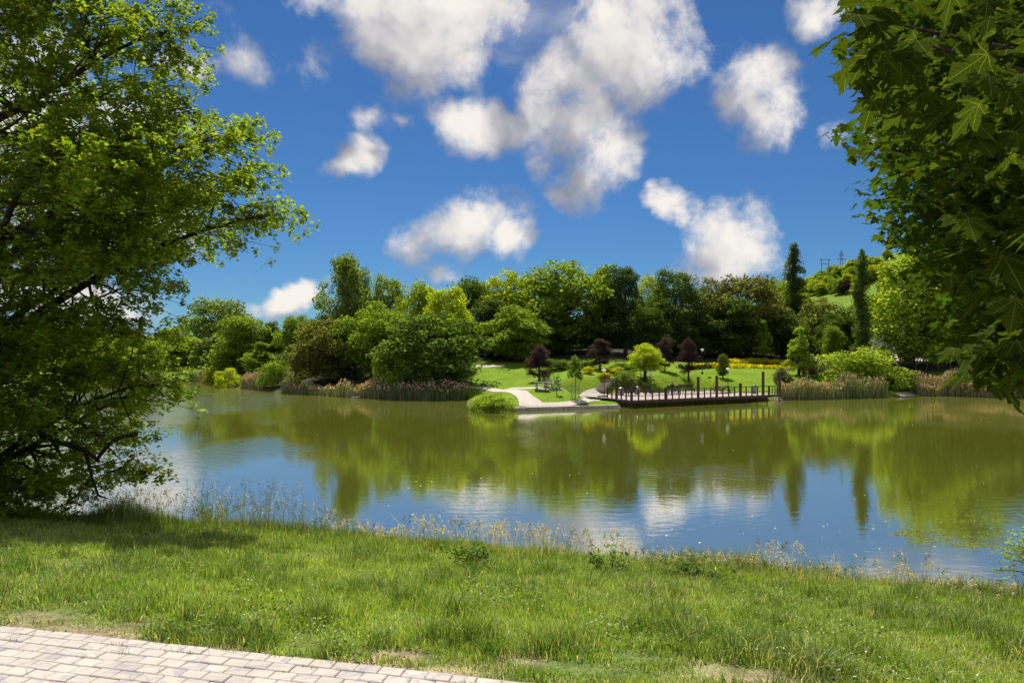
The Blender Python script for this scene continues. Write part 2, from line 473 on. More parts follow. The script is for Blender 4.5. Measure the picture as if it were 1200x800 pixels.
M['ground'] = ground_mat()
M['water'] = water_mat()

# ------------------------------------------------------------------ terrain
SHORE = np.array([(-90, 40), (-40, 27), (-24, 23), (-15.8, 21), (-7, 18.8), (0, 17), (5, 15.5), (9, 13.8), (14, 12.2), (30, 7.8), (60, 5), (140, -6),
                  (140, 66), (90, 72), (70, 75), (58, 77), (52, 81.6), (49, 82.6), (43, 78), (38.5, 77), (31, 75.4), (27.5, 74), (18, 69), (10.8, 65.2), (9.9, 63.6),
                  (.75, 60.1), (-2.5, 61), (-4.4, 66), (-4.9, 75.3), (-15, 77), (-20, 80), (-32, 91), (-40, 100), (-50, 114), (-59, 126), (-66, 128), (-64, 112), (-62, 96), (-72, 80), (-84, 66), (-100, 58)], dtype=float)


def sdist(X, Y):
    X = np.asarray(X, float); Y = np.asarray(Y, float)
    best = np.full(X.shape, 1e9); ins = np.zeros(X.shape, bool)
    n = len(SHORE)
    for i in range(n):
        ax, ay = SHORE[i]; bx, by = SHORE[(i + 1) % n]
        ex, ey = bx - ax, by - ay
        t = np.clip(((X - ax) * ex + (Y - ay) * ey) / (ex * ex + ey * ey), 0, 1)
        best = np.minimum(best, np.hypot(X - ax - t * ex, Y - ay - t * ey))
        c = ((ay > Y) != (by > Y))
        with np.errstate(divide='ignore', invalid='ignore'):
            xi = ax + (Y - ay) / (ey if ey != 0 else 1e-9) * ex
        ins ^= c & (X < xi)
    return np.where(ins, -best, best)


def sstep(a, b, x):
    t = np.clip((x - a) / (b - a), 0, 1); return t * t * (3 - 2 * t)


def vnoise(X, Y, seed=0):
    """smooth value noise"""
    X = np.asarray(X, float); Y = np.asarray(Y, float)
    xi = np.floor(X).astype(np.int64); yi = np.floor(Y).astype(np.int64)
    fx = X - xi; fy = Y - yi
    fx = fx * fx * (3 - 2 * fx); fy = fy * fy * (3 - 2 * fy)

    def h(a, b):
        n = (a * 374761393 + b * 668265263 + seed * 974634777) & 0x7fffffff
        n = ((n ^ (n >> 13)) * 1274126177) & 0x7fffffff
        return ((n ^ (n >> 16)) & 0xffff) / 65535.0
    return (h(xi, yi) * (1 - fx) + h(xi + 1, yi) * fx) * (1 - fy) + (h(xi, yi + 1) * (1 - fx) + h(xi + 1, yi + 1) * fx) * fy


def fbm(X, Y, seed=0, o=3):
    r = 0; a = .5; t = 0
    for i in range(o):
        r = r + a * vnoise(X * 2 ** i, Y * 2 ** i, seed + i * 17); t += a; a *= .5
    return r / t


PATH_A = np.array((-4.35, 5.92)); PATH_DIR = np.array((4.3, -.97)); PATH_DIR = PATH_DIR / np.hypot(*PATH_DIR)
PATH_N = np.array((PATH_DIR[1], -PATH_DIR[0]));  PATH_N = PATH_N if PATH_N[1] < 0 else -PATH_N     # towards the camera
PATH_Z = 2.65


def path_s(X, Y):
    """distance from the paving's edge, positive towards the paving"""
    return (X - PATH_A[0]) * PATH_N[0] + (Y - PATH_A[1]) * PATH_N[1]


def height(X, Y):
    X = np.asarray(X, float); Y = np.asarray(Y, float)
    s = sdist(X, Y)
    wn = 1 - sstep(38, 50, Y)
    sp = np.maximum(s, 0)
    a = .06 + .232 * sp; k = .35
    hh = np.clip(.5 + .5 * (PATH_Z - .02 - a) / k, 0, 1)
    zn = (PATH_Z - .02) * (1 - hh) + a * hh - k * hh * (1 - hh)
    zn = zn + (fbm(X * .55, Y * .55, 3) - .5) * .22 * sstep(.5, 2.5, sp) * (1 - sstep(-1.2, -.1, path_s(X, Y)))
    zn = zn - .05 * sstep(-.02, .03, path_s(X, Y))
    lin = .215 * sp
    zf = .22 * sstep(0, .8, sp) + 9.0 * (1 - np.exp(-lin / 9.0))
    zf = zf + (fbm(X * .08, Y * .08, 5) - .5) * .5 * sstep(4, 15, sp)
    hill = 46 * np.exp(-((X - 200) ** 2 / (2 * 60 ** 2) + (Y - 330) ** 2 / (2 * 90 ** 2)))
    zf = zf + hill * sstep(0, 40, sp)
    u = (X - 11.1) * .8797 + (Y - 63.5) * .4754; w = -(X - 11.1) * .4754 + (Y - 63.5) * .8797      # level ground under the platform
    ins_ = sstep(-3.0, -1.0, u) * (1 - sstep(19.5, 22, u)) * (1 - sstep(9.8, 13.5, w))
    zf = zf * (1 - ins_) + np.minimum(zf, .42) * ins_
    z = wn * zn + (1 - wn) * zf
    bed = -np.minimum(1.6, .35 * np.maximum(-s, 0) + .02)
    return np.where(s > 0, z, bed)


def hz(x, y):
    return float(height(np.array([x]), np.array([y]))[0])


def ground_at(x, y):
    """where the line of sight through a photo pixel meets the ground"""
    d = np.linspace(4, 420, 16000)
    X = (x - 600) / F * d; Z = CAMZ + (HOR - y) / F * d
    below = np.nonzero(Z <= np.maximum(height(X, d), 0))[0]
    i = below[0] if len(below) else len(d) - 1
    return Vector((X[i], d[i], max(hz(X[i], d[i]), 0)))


def build_terrain():
    def axis(lo, hi, segs):
        pts = [lo]
        for end, step in segs:
            while pts[-1] < end - 1e-6: pts.append(min(end, pts[-1] + step))
        return np.array(pts)
    xs = axis(-2000, 2000, [(-800, 200), (-250, 50), (-100, 10), (-40, 1.5), (-18, .8), (60, .5), (110, 2), (320, 10), (800, 60), (2000, 200)])
    ys = axis(-200, 3000, [(-20, 20), (2, 2), (26, .35), (58, 2), (100, .6), (140, 2), (480, 10), (1000, 60), (3000, 250)])
    X, Y = np.meshgrid(xs, ys)
    Z = height(X, Y)
    nx, ny = len(xs), len(ys)
    v = np.stack([X.ravel(), Y.ravel(), Z.ravel()], 1)
    i = np.arange((nx) * (ny)).reshape(ny, nx)
    q = np.stack([i[:-1, :-1].ravel(), i[:-1, 1:].ravel(), i[1:, 1:].ravel(), i[1:, :-1].ravel()], 1)
    s = sdist(X, Y)
    # what covers the ground: bank soil and thatch, mown lawn, leaf litter under the wood, meadow on the hill
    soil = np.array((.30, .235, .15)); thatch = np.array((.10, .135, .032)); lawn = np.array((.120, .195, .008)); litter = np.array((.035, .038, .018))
    meadow = np.array((.11, .175, .015)); mud = np.array((.10, .08, .05))
    c = np.zeros(X.shape + (3,))
    near = Y < 45
    bare = bare_amount(X, Y)[..., None]
    cn = thatch * (1 - bare) + soil * bare
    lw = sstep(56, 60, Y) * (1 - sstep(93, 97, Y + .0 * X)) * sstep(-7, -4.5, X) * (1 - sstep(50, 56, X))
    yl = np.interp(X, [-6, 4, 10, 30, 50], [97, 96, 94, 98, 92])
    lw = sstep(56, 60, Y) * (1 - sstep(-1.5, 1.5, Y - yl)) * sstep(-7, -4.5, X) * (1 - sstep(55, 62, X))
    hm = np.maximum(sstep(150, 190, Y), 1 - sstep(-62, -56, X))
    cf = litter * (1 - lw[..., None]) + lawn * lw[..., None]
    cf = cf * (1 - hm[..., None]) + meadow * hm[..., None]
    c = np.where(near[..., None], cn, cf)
    wet = (1 - sstep(0, .5, s))[..., None]
    c = c * (1 - wet) + mud * wet
    me = mesh_np('ground', v, q, c.reshape(-1, 3))
    o = link('ground', me, M['ground'], None, True)
    tag(o, kind='structure')


# bare earth: photo spots on the near bank (column, row, radius m)
BARE = []


def bare_amount(X, Y):
    b = np.zeros(np.shape(X))
    for (gx, gy, r1, r2) in BARE:
        dx = (X - gx) * PATH_DIR[0] + (Y - gy) * PATH_DIR[1]; dy = (X - gx) * PATH_N[0] + (Y - gy) * PATH_N[1]
        q = np.sqrt((dx / r1) ** 2 + (dy / r2) ** 2) + (fbm(X * 3.1, Y * 3.1, 9) - .5) * 1.1
        b = np.maximum(b, 1 - sstep(.55, 1.1, q))
    ps = path_s(X, Y) + (fbm(X * 2.5, Y * 2.5, 4) - .5) * .35
    b = np.maximum(b, sstep(-.22, -.04, ps))
    return b


for (x, y, r1, r2) in [(45, 722, .55, .2), (470, 768, .35, .12), (892, 796, .75, .22), (905, 752, .35, .12), (985, 772, .25, .1), (340, 742, .3, .1), (660, 783, .5, .12), (760, 772, .4, .1), (620, 745, .3, .1), (840, 735, .3, .1), (1060, 760, .35, .12), (180, 735, .35, .1)]:
    g_ = ground_at(x, y); BARE.append((g_.x, g_.y, r1, r2))

build_terrain()

# water sheet
wv = [(-100, -12, 0), (145, -12, 0), (145, 130, 0), (-100, 130, 0)]
water = link('water', mesh_np('water', wv, [(0, 1, 2, 3)]), M['water'])
tag(water, kind='structure')

# ------------------------------------------------------------------ foreground paving
def build_paving():
    base = MB()
    zt = PATH_Z - .012
    L0, L1, W = -9.0, 14.0, 3.2
    def pt(u, w, z): return (PATH_A[0] + PATH_DIR[0] * u + PATH_N[0] * w, PATH_A[1] + PATH_DIR[1] * u + PATH_N[1] * w, z)
    base.add([pt(L0, 0, zt), pt(L1, 0, zt), pt(L1, W, zt), pt(L0, W, zt), pt(L0, 0, zt - .06), pt(L1, 0, zt - .06), pt(L1, W, zt - .06), pt(L0, W, zt - .06)],
             [(3, 2, 1, 0), (0, 1, 5, 4), (1, 2, 6, 5), (2, 3, 7, 6), (3, 0, 4, 7)])
    p = base.build('path', M['joint'])
    tag(p, kind='structure')
    bl, bw, j = .186, .122, .005
    ang = math.atan2(PATH_DIR[1], PATH_DIR[0])

    def brick_mesh(seed):
        r = random.Random(seed); mb = MB()
        l, w, h, c = bl - j, bw - j, .05, .006
        vs = []
        for (ii, z) in ((0, -h), (0, -c), (1, 0)):
            for sx, sy in ((-1, -1), (1, -1), (1, 1), (-1, 1)):
                vs.append((sx * (l / 2 - ii * c) + r.uniform(-.0015, .0015), sy * (w / 2 - ii * c) + r.uniform(-.0015, .0015), z))
        fs = [(8, 9, 10, 11)]
        for k in (0, 4):
            for q in range(4): fs.append((k + q, k + (q + 1) % 4, k + 4 + (q + 1) % 4, k + 4 + q))
        mb.add(vs, fs); return mb
    protos = [brick_mesh(i) for i in range(4)]
    pm = [b.mesh('brick') for b in protos]
    for m_ in pm: m_.materials.append(M['brick'])
    rest = MB(); n = 0
    rows = int(W / bw)
    for r_ in range(rows):
        off = bl * .5 * (r_ % 2)
        for c_ in range(int((L1 - L0) / bl) - 1):
            u = L0 + off + (c_ + .5) * bl; w = (r_ + .5) * bw + .01
            if r_ == 0 and random.random() < .06: continue
            x, y, _ = pt(u, w, 0)
            rzz = ang + random.uniform(-.008, .008); z = PATH_Z + random.uniform(-.003, .004)
            inview = (y > 4.45 and abs(x) < y * .80 + .25)
            if inview and n < 300:
                o = bpy.data.objects.new('brick', pm[(r_ * 3 + c_) % 4]); COL.objects.link(o)
                o.parent = p; o.location = (x, y, z); o.rotation_euler = (random.uniform(-.01, .01), random.uniform(-.006, .006), rzz)
                n += 1
            else:
                pb = protos[(r_ + c_) % 4]; ca, sa = math.cos(rzz), math.sin(rzz)
                rest.add([(x + a * ca - b * sa, y + a * sa + b * ca, z + c) for a, b, c in pb.v], pb.f)
    o = rest.build('bricks', M['brick'], p); o['kind'] = 'stuff'


def brick_mat():
    m, nt, N, L, out = newmat('paving_brick')
    b = N.new('ShaderNodeBsdfPrincipled'); L.new(b.outputs[0], out.inputs[0]); b.inputs['Roughness'].default_value = .88; b.inputs['Specular IOR Level'].default_value = .2
    geo = N.new('ShaderNodeNewGeometry'); oi = N.new('ShaderNodeObjectInfo')
    n1 = N.new('ShaderNodeTexNoise'); n1.inputs['Scale'].default_value = 2.2; n1.inputs['Detail'].default_value = 8; n1.inputs['Roughness'].default_value = .7; L.new(geo.outputs['Position'], n1.inputs['Vector'])
    cr = N.new('ShaderNodeValToRGB'); L.new(n1.outputs['Fac'], cr.inputs[0]); e = cr.color_ramp.elements
    e[0].position = .3; e[0].color = (.35, .31, .27, 1); e[1].position = .7; e[1].color = (.43, .395, .35, 1)
    # faint, patchy bluish-grey marks
    mp = N.new('ShaderNodeMapping'); mp.inputs['Scale'].default_value = (1.0, 2.4, 1); mp.inputs['Rotation'].default_value = (0, 0, .5); L.new(geo.outputs['Position'], mp.inputs[0])
    n2 = N.new('ShaderNodeTexNoise'); n2.inputs['Scale'].default_value = 1.6; n2.inputs['Detail'].default_value = 2; n2.inputs['Distortion'].default_value = 1.6; L.new(mp.outputs[0], n2.inputs['Vector'])
    rg = N.new('ShaderNodeValToRGB'); L.new(n2.outputs['Fac'], rg.inputs[0]); q = rg.color_ramp.elements
    q[0].position = .46; q[0].color = (0, 0, 0, 1); q[1].position = .54; q[1].color = (0, 0, 0, 1); k = q.new(.50); k.color = (1, 1, 1, 1)
    n3 = N.new('ShaderNodeTexNoise'); n3.inputs['Scale'].default_value = 14; n3.inputs['Detail'].default_value = 4; L.new(geo.outputs['Position'], n3.inputs['Vector'])
    fm = N.new('ShaderNodeMath'); fm.operation = 'MULTIPLY'; L.new(rg.outputs[0], fm.inputs[0]); L.new(n3.outputs['Fac'], fm.inputs[1])
    mx = N.new('ShaderNodeMix'); mx.data_type = 'RGBA'; L.new(fm.outputs[0], mx.inputs['Factor']); L.new(cr.outputs[0], mx.inputs['A']); mx.inputs['B'].default_value = (.17, .17, .235, 1)
    mr = N.new('ShaderNodeMapRange'); L.new(oi.outputs['Random'], mr.inputs[0]); mr.inputs['To Min'].default_value = .95; mr.inputs['To Max'].default_value = 1.05
    sc = N.new('ShaderNodeVectorMath'); sc.operation = 'SCALE'; L.new(mx.outputs['Result'], sc.inputs[0]); L.new(mr.outputs[0], sc.inputs['Scale'])
    L.new(sc.outputs[0], b.inputs['Base Color'])
    n4 = N.new('ShaderNodeTexNoise'); n4.inputs['Scale'].default_value = 90; n4.inputs['Detail'].default_value = 5; L.new(geo.outputs['Position'], n4.inputs['Vector'])
    bp = N.new('ShaderNodeBump'); bp.inputs['Strength'].default_value = .35; bp.inputs['Distance'].default_value = .01; L.new(n4.outputs['Fac'], bp.inputs['Height']); L.new(bp.outputs[0], b.inputs['Normal'])
    return m


M['brick'] = brick_mat()
M['joint'] = pmat('joint_sand', (.36, .31, .24), (.24, .205, .15), .95, 8, 6, .3, 40)
build_paving()

# ------------------------------------------------------------------ leaves and blades
LEAF_OVAL = (np.array([(0, 0, 0), (-.30, .38, .07), (.30, .38, .07), (0, .45, -.03), (-.2, .75, .05), (.2, .75, .05), (0, 1, -.06)], float),
             np.array([(0, 3, 1), (0, 2, 3), (1, 3, 4), (3, 2, 5), (3, 6, 4), (3, 5, 6)]))
LEAF_CARD = (np.array([(0, 0, 0), (-.42, .45, .08), (.42, .5, .08), (0, 1, -.05)], float), np.array([(0, 3, 1), (0, 2, 3)]))
LEAF_LOBED = (np.array([(0, 0, 0), (-.10, .25, .03), (-.42, .30, .05), (-.16, .45, .02), (-.38, .68, .06), (-.12, .72, .0), (0, 1, -.08),
                        (.12, .72, .0), (.38, .68, .06), (.16, .45, .02), (.42, .30, .05), (.10, .25, .03)], float),
              np.array([(0, 11, 1), (1, 3, 2), (1, 11, 9), (1, 9, 3), (11, 10, 9), (3, 5, 4), (3, 9, 7), (3, 7, 5), (9, 8, 7), (5, 7, 6)]))


def maple_template():
    half = [(0, 0), (.06, -.03), (.22, -.10), (.30, -.03), (.47, -.02), (.40, .08), (.30, .16), (.44, .24), (.50, .40), (.62, .50), (.46, .54), (.33, .50), (.22, .44),
            (.25, .60), (.33, .68), (.22, .74), (.14, .86), (.06, .95), (0, 1.12)]
    pts = half + [(-x, y) for x, y in reversed(half[1:-1])]
    v = [(0, .28, 0)] + [(x, y, -.18 * x * x - .10 * (y - .28) ** 2 + (.03 if i % 3 == 0 else -.015)) for i, (x, y) in enumerate(pts)]
    n = len(pts)
    f = [(0, 1 + i, 1 + (i + 1) % n) for i in range(n)]
    v = np.array(v, float)
    return v, np.array(f)


LEAF_MAPLE = maple_template()
_mo = [0, 2, 4, 6, 9, 12, 15, 18, 21, 24, 27, 30, 32, 34]
LEAF_MAPLE_LO = (LEAF_MAPLE[0][[0] + [1 + i for i in _mo]], np.array([(0, 1 + i, 1 + (i + 1) % len(_mo)) for i in range(len(_mo))]))


def unit(a):
    return a / np.maximum(np.linalg.norm(a, axis=1, keepdims=True), 1e-9)


def leaves(c, d, n, size, tpl):
    """leaf copies: c base, d direction of growth, n face normal, size length"""
    T, Fc = tpl
    d = unit(d); r = unit(np.cross(d, n)); n = np.cross(r, d)
    s = np.broadcast_to(np.asarray(size, float), (len(c),))[:, None, None]
    v = c[:, None, :] + s * (T[None, :, 0:1] * r[:, None, :] + T[None, :, 1:2] * d[:, None, :] + T[None, :, 2:3] * n[:, None, :])
    k = len(T)
    f = Fc[None] + (np.arange(len(c)) * k)[:, None, None]
    return v.reshape(-1, 3), f.reshape(-1, 3)


def rdir(n, g):
    a = g.normal(size=(n, 3)); return unit(a)


def blades(base, h, w, lean, g, curve=.5):
    """grass blade: tapering strip of three triangles"""
    n = len(base)
    a = g.uniform(0, 2 * np.pi, n)
    side = np.stack([np.cos(a), np.sin(a), np.zeros(n)], 1)
    fa = g.uniform(0, 2 * np.pi, n)
    fw = np.stack([np.cos(fa), np.sin(fa), np.zeros(n)], 1) * lean[:, None]
    up = np.array((0, 0, 1.0))
    h_ = h[:, None]; w_ = w[:, None]
    m = base + up * h_ * .55 + fw * h_ * .28 * curve
    t = base + up * h_ * (1 - .35 * lean[:, None] ** 2) + fw * h_
    v = np.stack([base - side * w_ * .5, base + side * w_ * .5, m - side * w_ * .42, m + side * w_ * .42, t], 1)
    f = np.array([(0, 1, 3), (0, 3, 2), (2, 3, 4)])[None] + (np.arange(n) * 5)[:, None, None]
    return v.reshape(-1, 3), f.reshape(-1, 3)


class Acc:
    def __init__(s): s.v = []; s.f = []; s.c = []; s.n = 0

    def add(s, v, f, col=None):
        s.v.append(v); s.f.append(f + s.n); s.n += len(v)
        if col is not None:
            col = np.asarray(col, float)
            if col.ndim == 1: col = np.tile(col, (len(v), 1))
            elif len(col) != len(v): col = np.repeat(col, len(v) // len(col), axis=0)
            s.c.append(col)

    def build(s, name, mat, parent=None):
        return link(name, mesh_np(name, np.concatenate(s.v), np.concatenate(s.f), np.concatenate(s.c) if s.c else None), mat, parent)


# ------------------------------------------------------------------ tree prototypes (far bank)
def crown_lobes(kind, g):
    """lobe centres and radii in a crown of unit half width, standing on z=0; returns centres, radii, height"""
    C, Rd = [], []
    if kind == 'poplar':
        H = 11.0
        for i in range(170):
            t = (i + g.uniform()) / 170 * .95 + .03; rr = (.95 * min(1, (t / .12)) ** .5) * (1 - t ** 6) + .10
            a = g.uniform(0, 2 * np.pi); q = rr * g.uniform(.2, .75)
            C.append((q * np.cos(a), q * np.sin(a), t * H)); Rd.append(g.uniform(.28, .5) * (rr + .25))
    elif kind == 'cone':
        H = 3.0
        for i in range(60):
            t = g.uniform(.08, .97); rr = 1.0 * min(1, (t / .15)) * (1 - t) ** .8 + .06
            a = g.uniform(0, 2 * np.pi); q = rr * g.uniform(.3, .8)
            C.append((q * np.cos(a), q * np.sin(a), t * H)); Rd.append(g.uniform(.14, .30) * (rr * .8 + .3))
    elif kind == 'shrub':
        H = 1.35
        for i in range(46):
            a = g.uniform(0, 2 * np.pi); q = np.sqrt(g.uniform()) * .78
            t = g.uniform(.05, 1) * np.sqrt(max(.05, 1 - q * q)) * .85
            C.append((q * np.cos(a), q * np.sin(a), t * H)); Rd.append(g.uniform(.16, .30))
    elif kind == 'airy':
        H = 3.4
        for i in range(44):
            t = g.uniform(.25, .97); rr = .85 * np.sin(np.pi * min(.97, (t - .12) / .92)) ** .6
            a = g.uniform(0, 2 * np.pi); q = rr * g.uniform(.3, 1.0)
            C.append((q * np.cos(a), q * np.sin(a), t * H)); Rd.append(g.uniform(.15, .30))
    elif kind == 'tall':
        H = 2.9
        for i in range(64):
            t = g.uniform(.06, .95); rr = (.80 * min(1, t / .2) ** .5) * (1 - max(0, (t - .45) / .62) ** 2.2) + .08
            a = g.uniform(0, 2 * np.pi); q = rr * g.uniform(.25, .95)
            C.append((q * np.cos(a), q * np.sin(a), t * H)); Rd.append(g.uniform(.17, .36))
    else:  # round
        H = 2.2
        for i in range(60):
            t = g.uniform(.07, .93); rr = .84 * np.sin(np.pi * min(.96, (t + .10) / 1.12)) ** .55
            a = g.uniform(0, 2 * np.pi); q = rr * g.uniform(.3, 1.0)
            C.append((q * np.cos(a), q * np.sin(a), t * H)); Rd.append(g.uniform(.17, .36))
    return np.array(C), np.array(Rd), H


def crown_mesh(kind, seed, n, leaf):
    g = np.random.default_rng(seed)
    C, Rd, H = crown_lobes(kind, g)
    w = Rd ** 2; w = w / w.sum()
    idx = g.choice(len(C), n, p=w)
    K = 9
    sub = rdir(len(C) * K, g).reshape(len(C), K, 3); sub[:, :, 2] = np.where(sub[:, :, 2] < -.45, -sub[:, :, 2], sub[:, :, 2])
    sr = g.uniform(.30, .60, (len(C), K)); kk = g.integers(0, K, n)
    d = rdir(n, g)
    d[:, 2] = np.where(d[:, 2] < -.35, -d[:, 2] * g.uniform(0, 1, n), d[:, 2]); d = unit(d)
    lump = 1 + .22 * np.sin(d[:, 0] * 5 + idx) * np.cos(d[:, 1] * 6 + idx * 2.1)
    rad = Rd[idx] * lump * (1 - .45 * g.uniform(0, 1, n) ** 2.2)
    # stray sprigs that break the outline
    stray = g.uniform(size=n) < .05
    rad = np.where(stray, rad * g.uniform(1.05, 1.35, n), rad)
    inner = g.uniform(size=n) < .16
    c = np.where(inner[:, None], C[idx] + d * rad[:, None] * .75, C[idx] + sub[idx, kk] * (Rd[idx] * .80)[:, None] + d * (rad * sr[idx, kk] * 1.12)[:, None])
    c[:, 2] = np.maximum(c[:, 2], .02)
    grow = unit(d * .7 + rdir(n, g) * .8 + np.array((0, 0, -.25)))
    nrm = unit(d * .5 + rdir(n, g) * .9 + np.array((0, 0, .55)))
    v, f = leaves(c, grow, nrm, leaf * g.uniform(.65, 1.35, n), LEAF_CARD)
    me = mesh_np('crown_' + kind, v, f)
    me.materials.append(M['leaf'])
    return me, H, C


def trunk_mesh(kind, H, C, seed):
    g = random.Random(seed); mb = MB()
    tr = {'poplar': .16, 'cone': .07, 'shrub': .05, 'airy': .075, 'tall': .085, 'round': .09}[kind]
    top = H * {'poplar': .95, 'shrub': .6}.get(kind, .82)
    pts = [(0, 0, -.08)]; rad = [tr * 1.35]
    for i in range(1, 7):
        t = i / 6
        pts.append((g.uniform(-.04, .04) * t, g.uniform(-.04, .04) * t, top * t)); rad.append(tr * (1 - .82 * t) if i > 1 else tr)
    mb.tube(pts, rad, 7)
    for i in range(0, len(C), 4 if kind != 'airy' else 2):
        c = Vector(C[i]); z0 = max(.12 * H, c.z * .62)
        st = Vector((0, 0, z0)); md = st.lerp(c, .5) + Vector((0, 0, -.04 * H * .3))
        mb.tube([st, md, c], [tr * .34, tr * .22, tr * .07], 5)
    me = mb.mesh('trunk_' + kind); me.materials.append(M['bark'])
    return me


PROTO = {}
for kind, nvar, n, leaf in (('round', 5, 19000, .058), ('tall', 3, 19000, .058), ('airy', 2, 12000, .060), ('poplar', 2, 17000, .135), ('cone', 2, 9000, .070), ('shrub', 4, 9000, .058)):
    PROTO[kind] = []
    for i in range(nvar):
        cm, H, C = crown_mesh(kind, 1000 * len(PROTO) + i, n, leaf)
        PROTO[kind].append((cm, trunk_mesh(kind, H, C, i + 5), H))
_k = [0]


def plant(name, cat, kind, x, top, d, w, col, label, group=None, base_y=None, lift=0.0, squash=None, trunkcol=None):
    """a tree or shrub of a kind: photo column, row of its top, distance, width in photo pixels"""
    if base_y is not None: d = ground_at(x, base_y).y
    X = (x - 600) / F * d; Y = d
    zg = max(hz(X, Y), -.05)
    ztop = CAMZ + (HOR - top) / F * d
    h = max(.4, ztop - zg); wid = w / F * d / 2
    var = PROTO[kind][_k[0] % len(PROTO[kind])]; _k[0] += 1
    root = thing(name, label, cat, (X, Y, zg), random.uniform(0, 6.28), group)
    sz = h / (var[2] * 1.06)
    lz = lift * h
    cr = bpy.data.objects.new('crown', var[0]); COL.objects.link(cr); cr.parent = root
    cr.location = (0, 0, lz); cr.scale = (wid, wid, (h - lz) / (var[2] * 1.06)); cr.color = (*col, 1)
    tk = bpy.data.objects.new('trunk', var[1]); COL.objects.link(tk); tk.parent = root
    tk.scale = (wid, wid, sz)
    return root


G_MID = (0.1655, 0.2432, 0.0286); G_DARK = (0.0938, 0.1527, 0.0238); G_YEL = (0.2980, 0.3619, 0.0215); G_LIGHT = (0.2262, 0.3054, 0.0310); G_GREY = (0.1546, 0.2205, 0.0500)
G_BROWN = (0.1269, 0.1414, 0.0333); G_BLUE = (0.0551, 0.0939, 0.0333); G_PURP = (.058, .036, .048); G_LIME = (0.3201, 0.3959, 0.0215); G_VDARK = (0.0662, 0.1074, 0.0215)

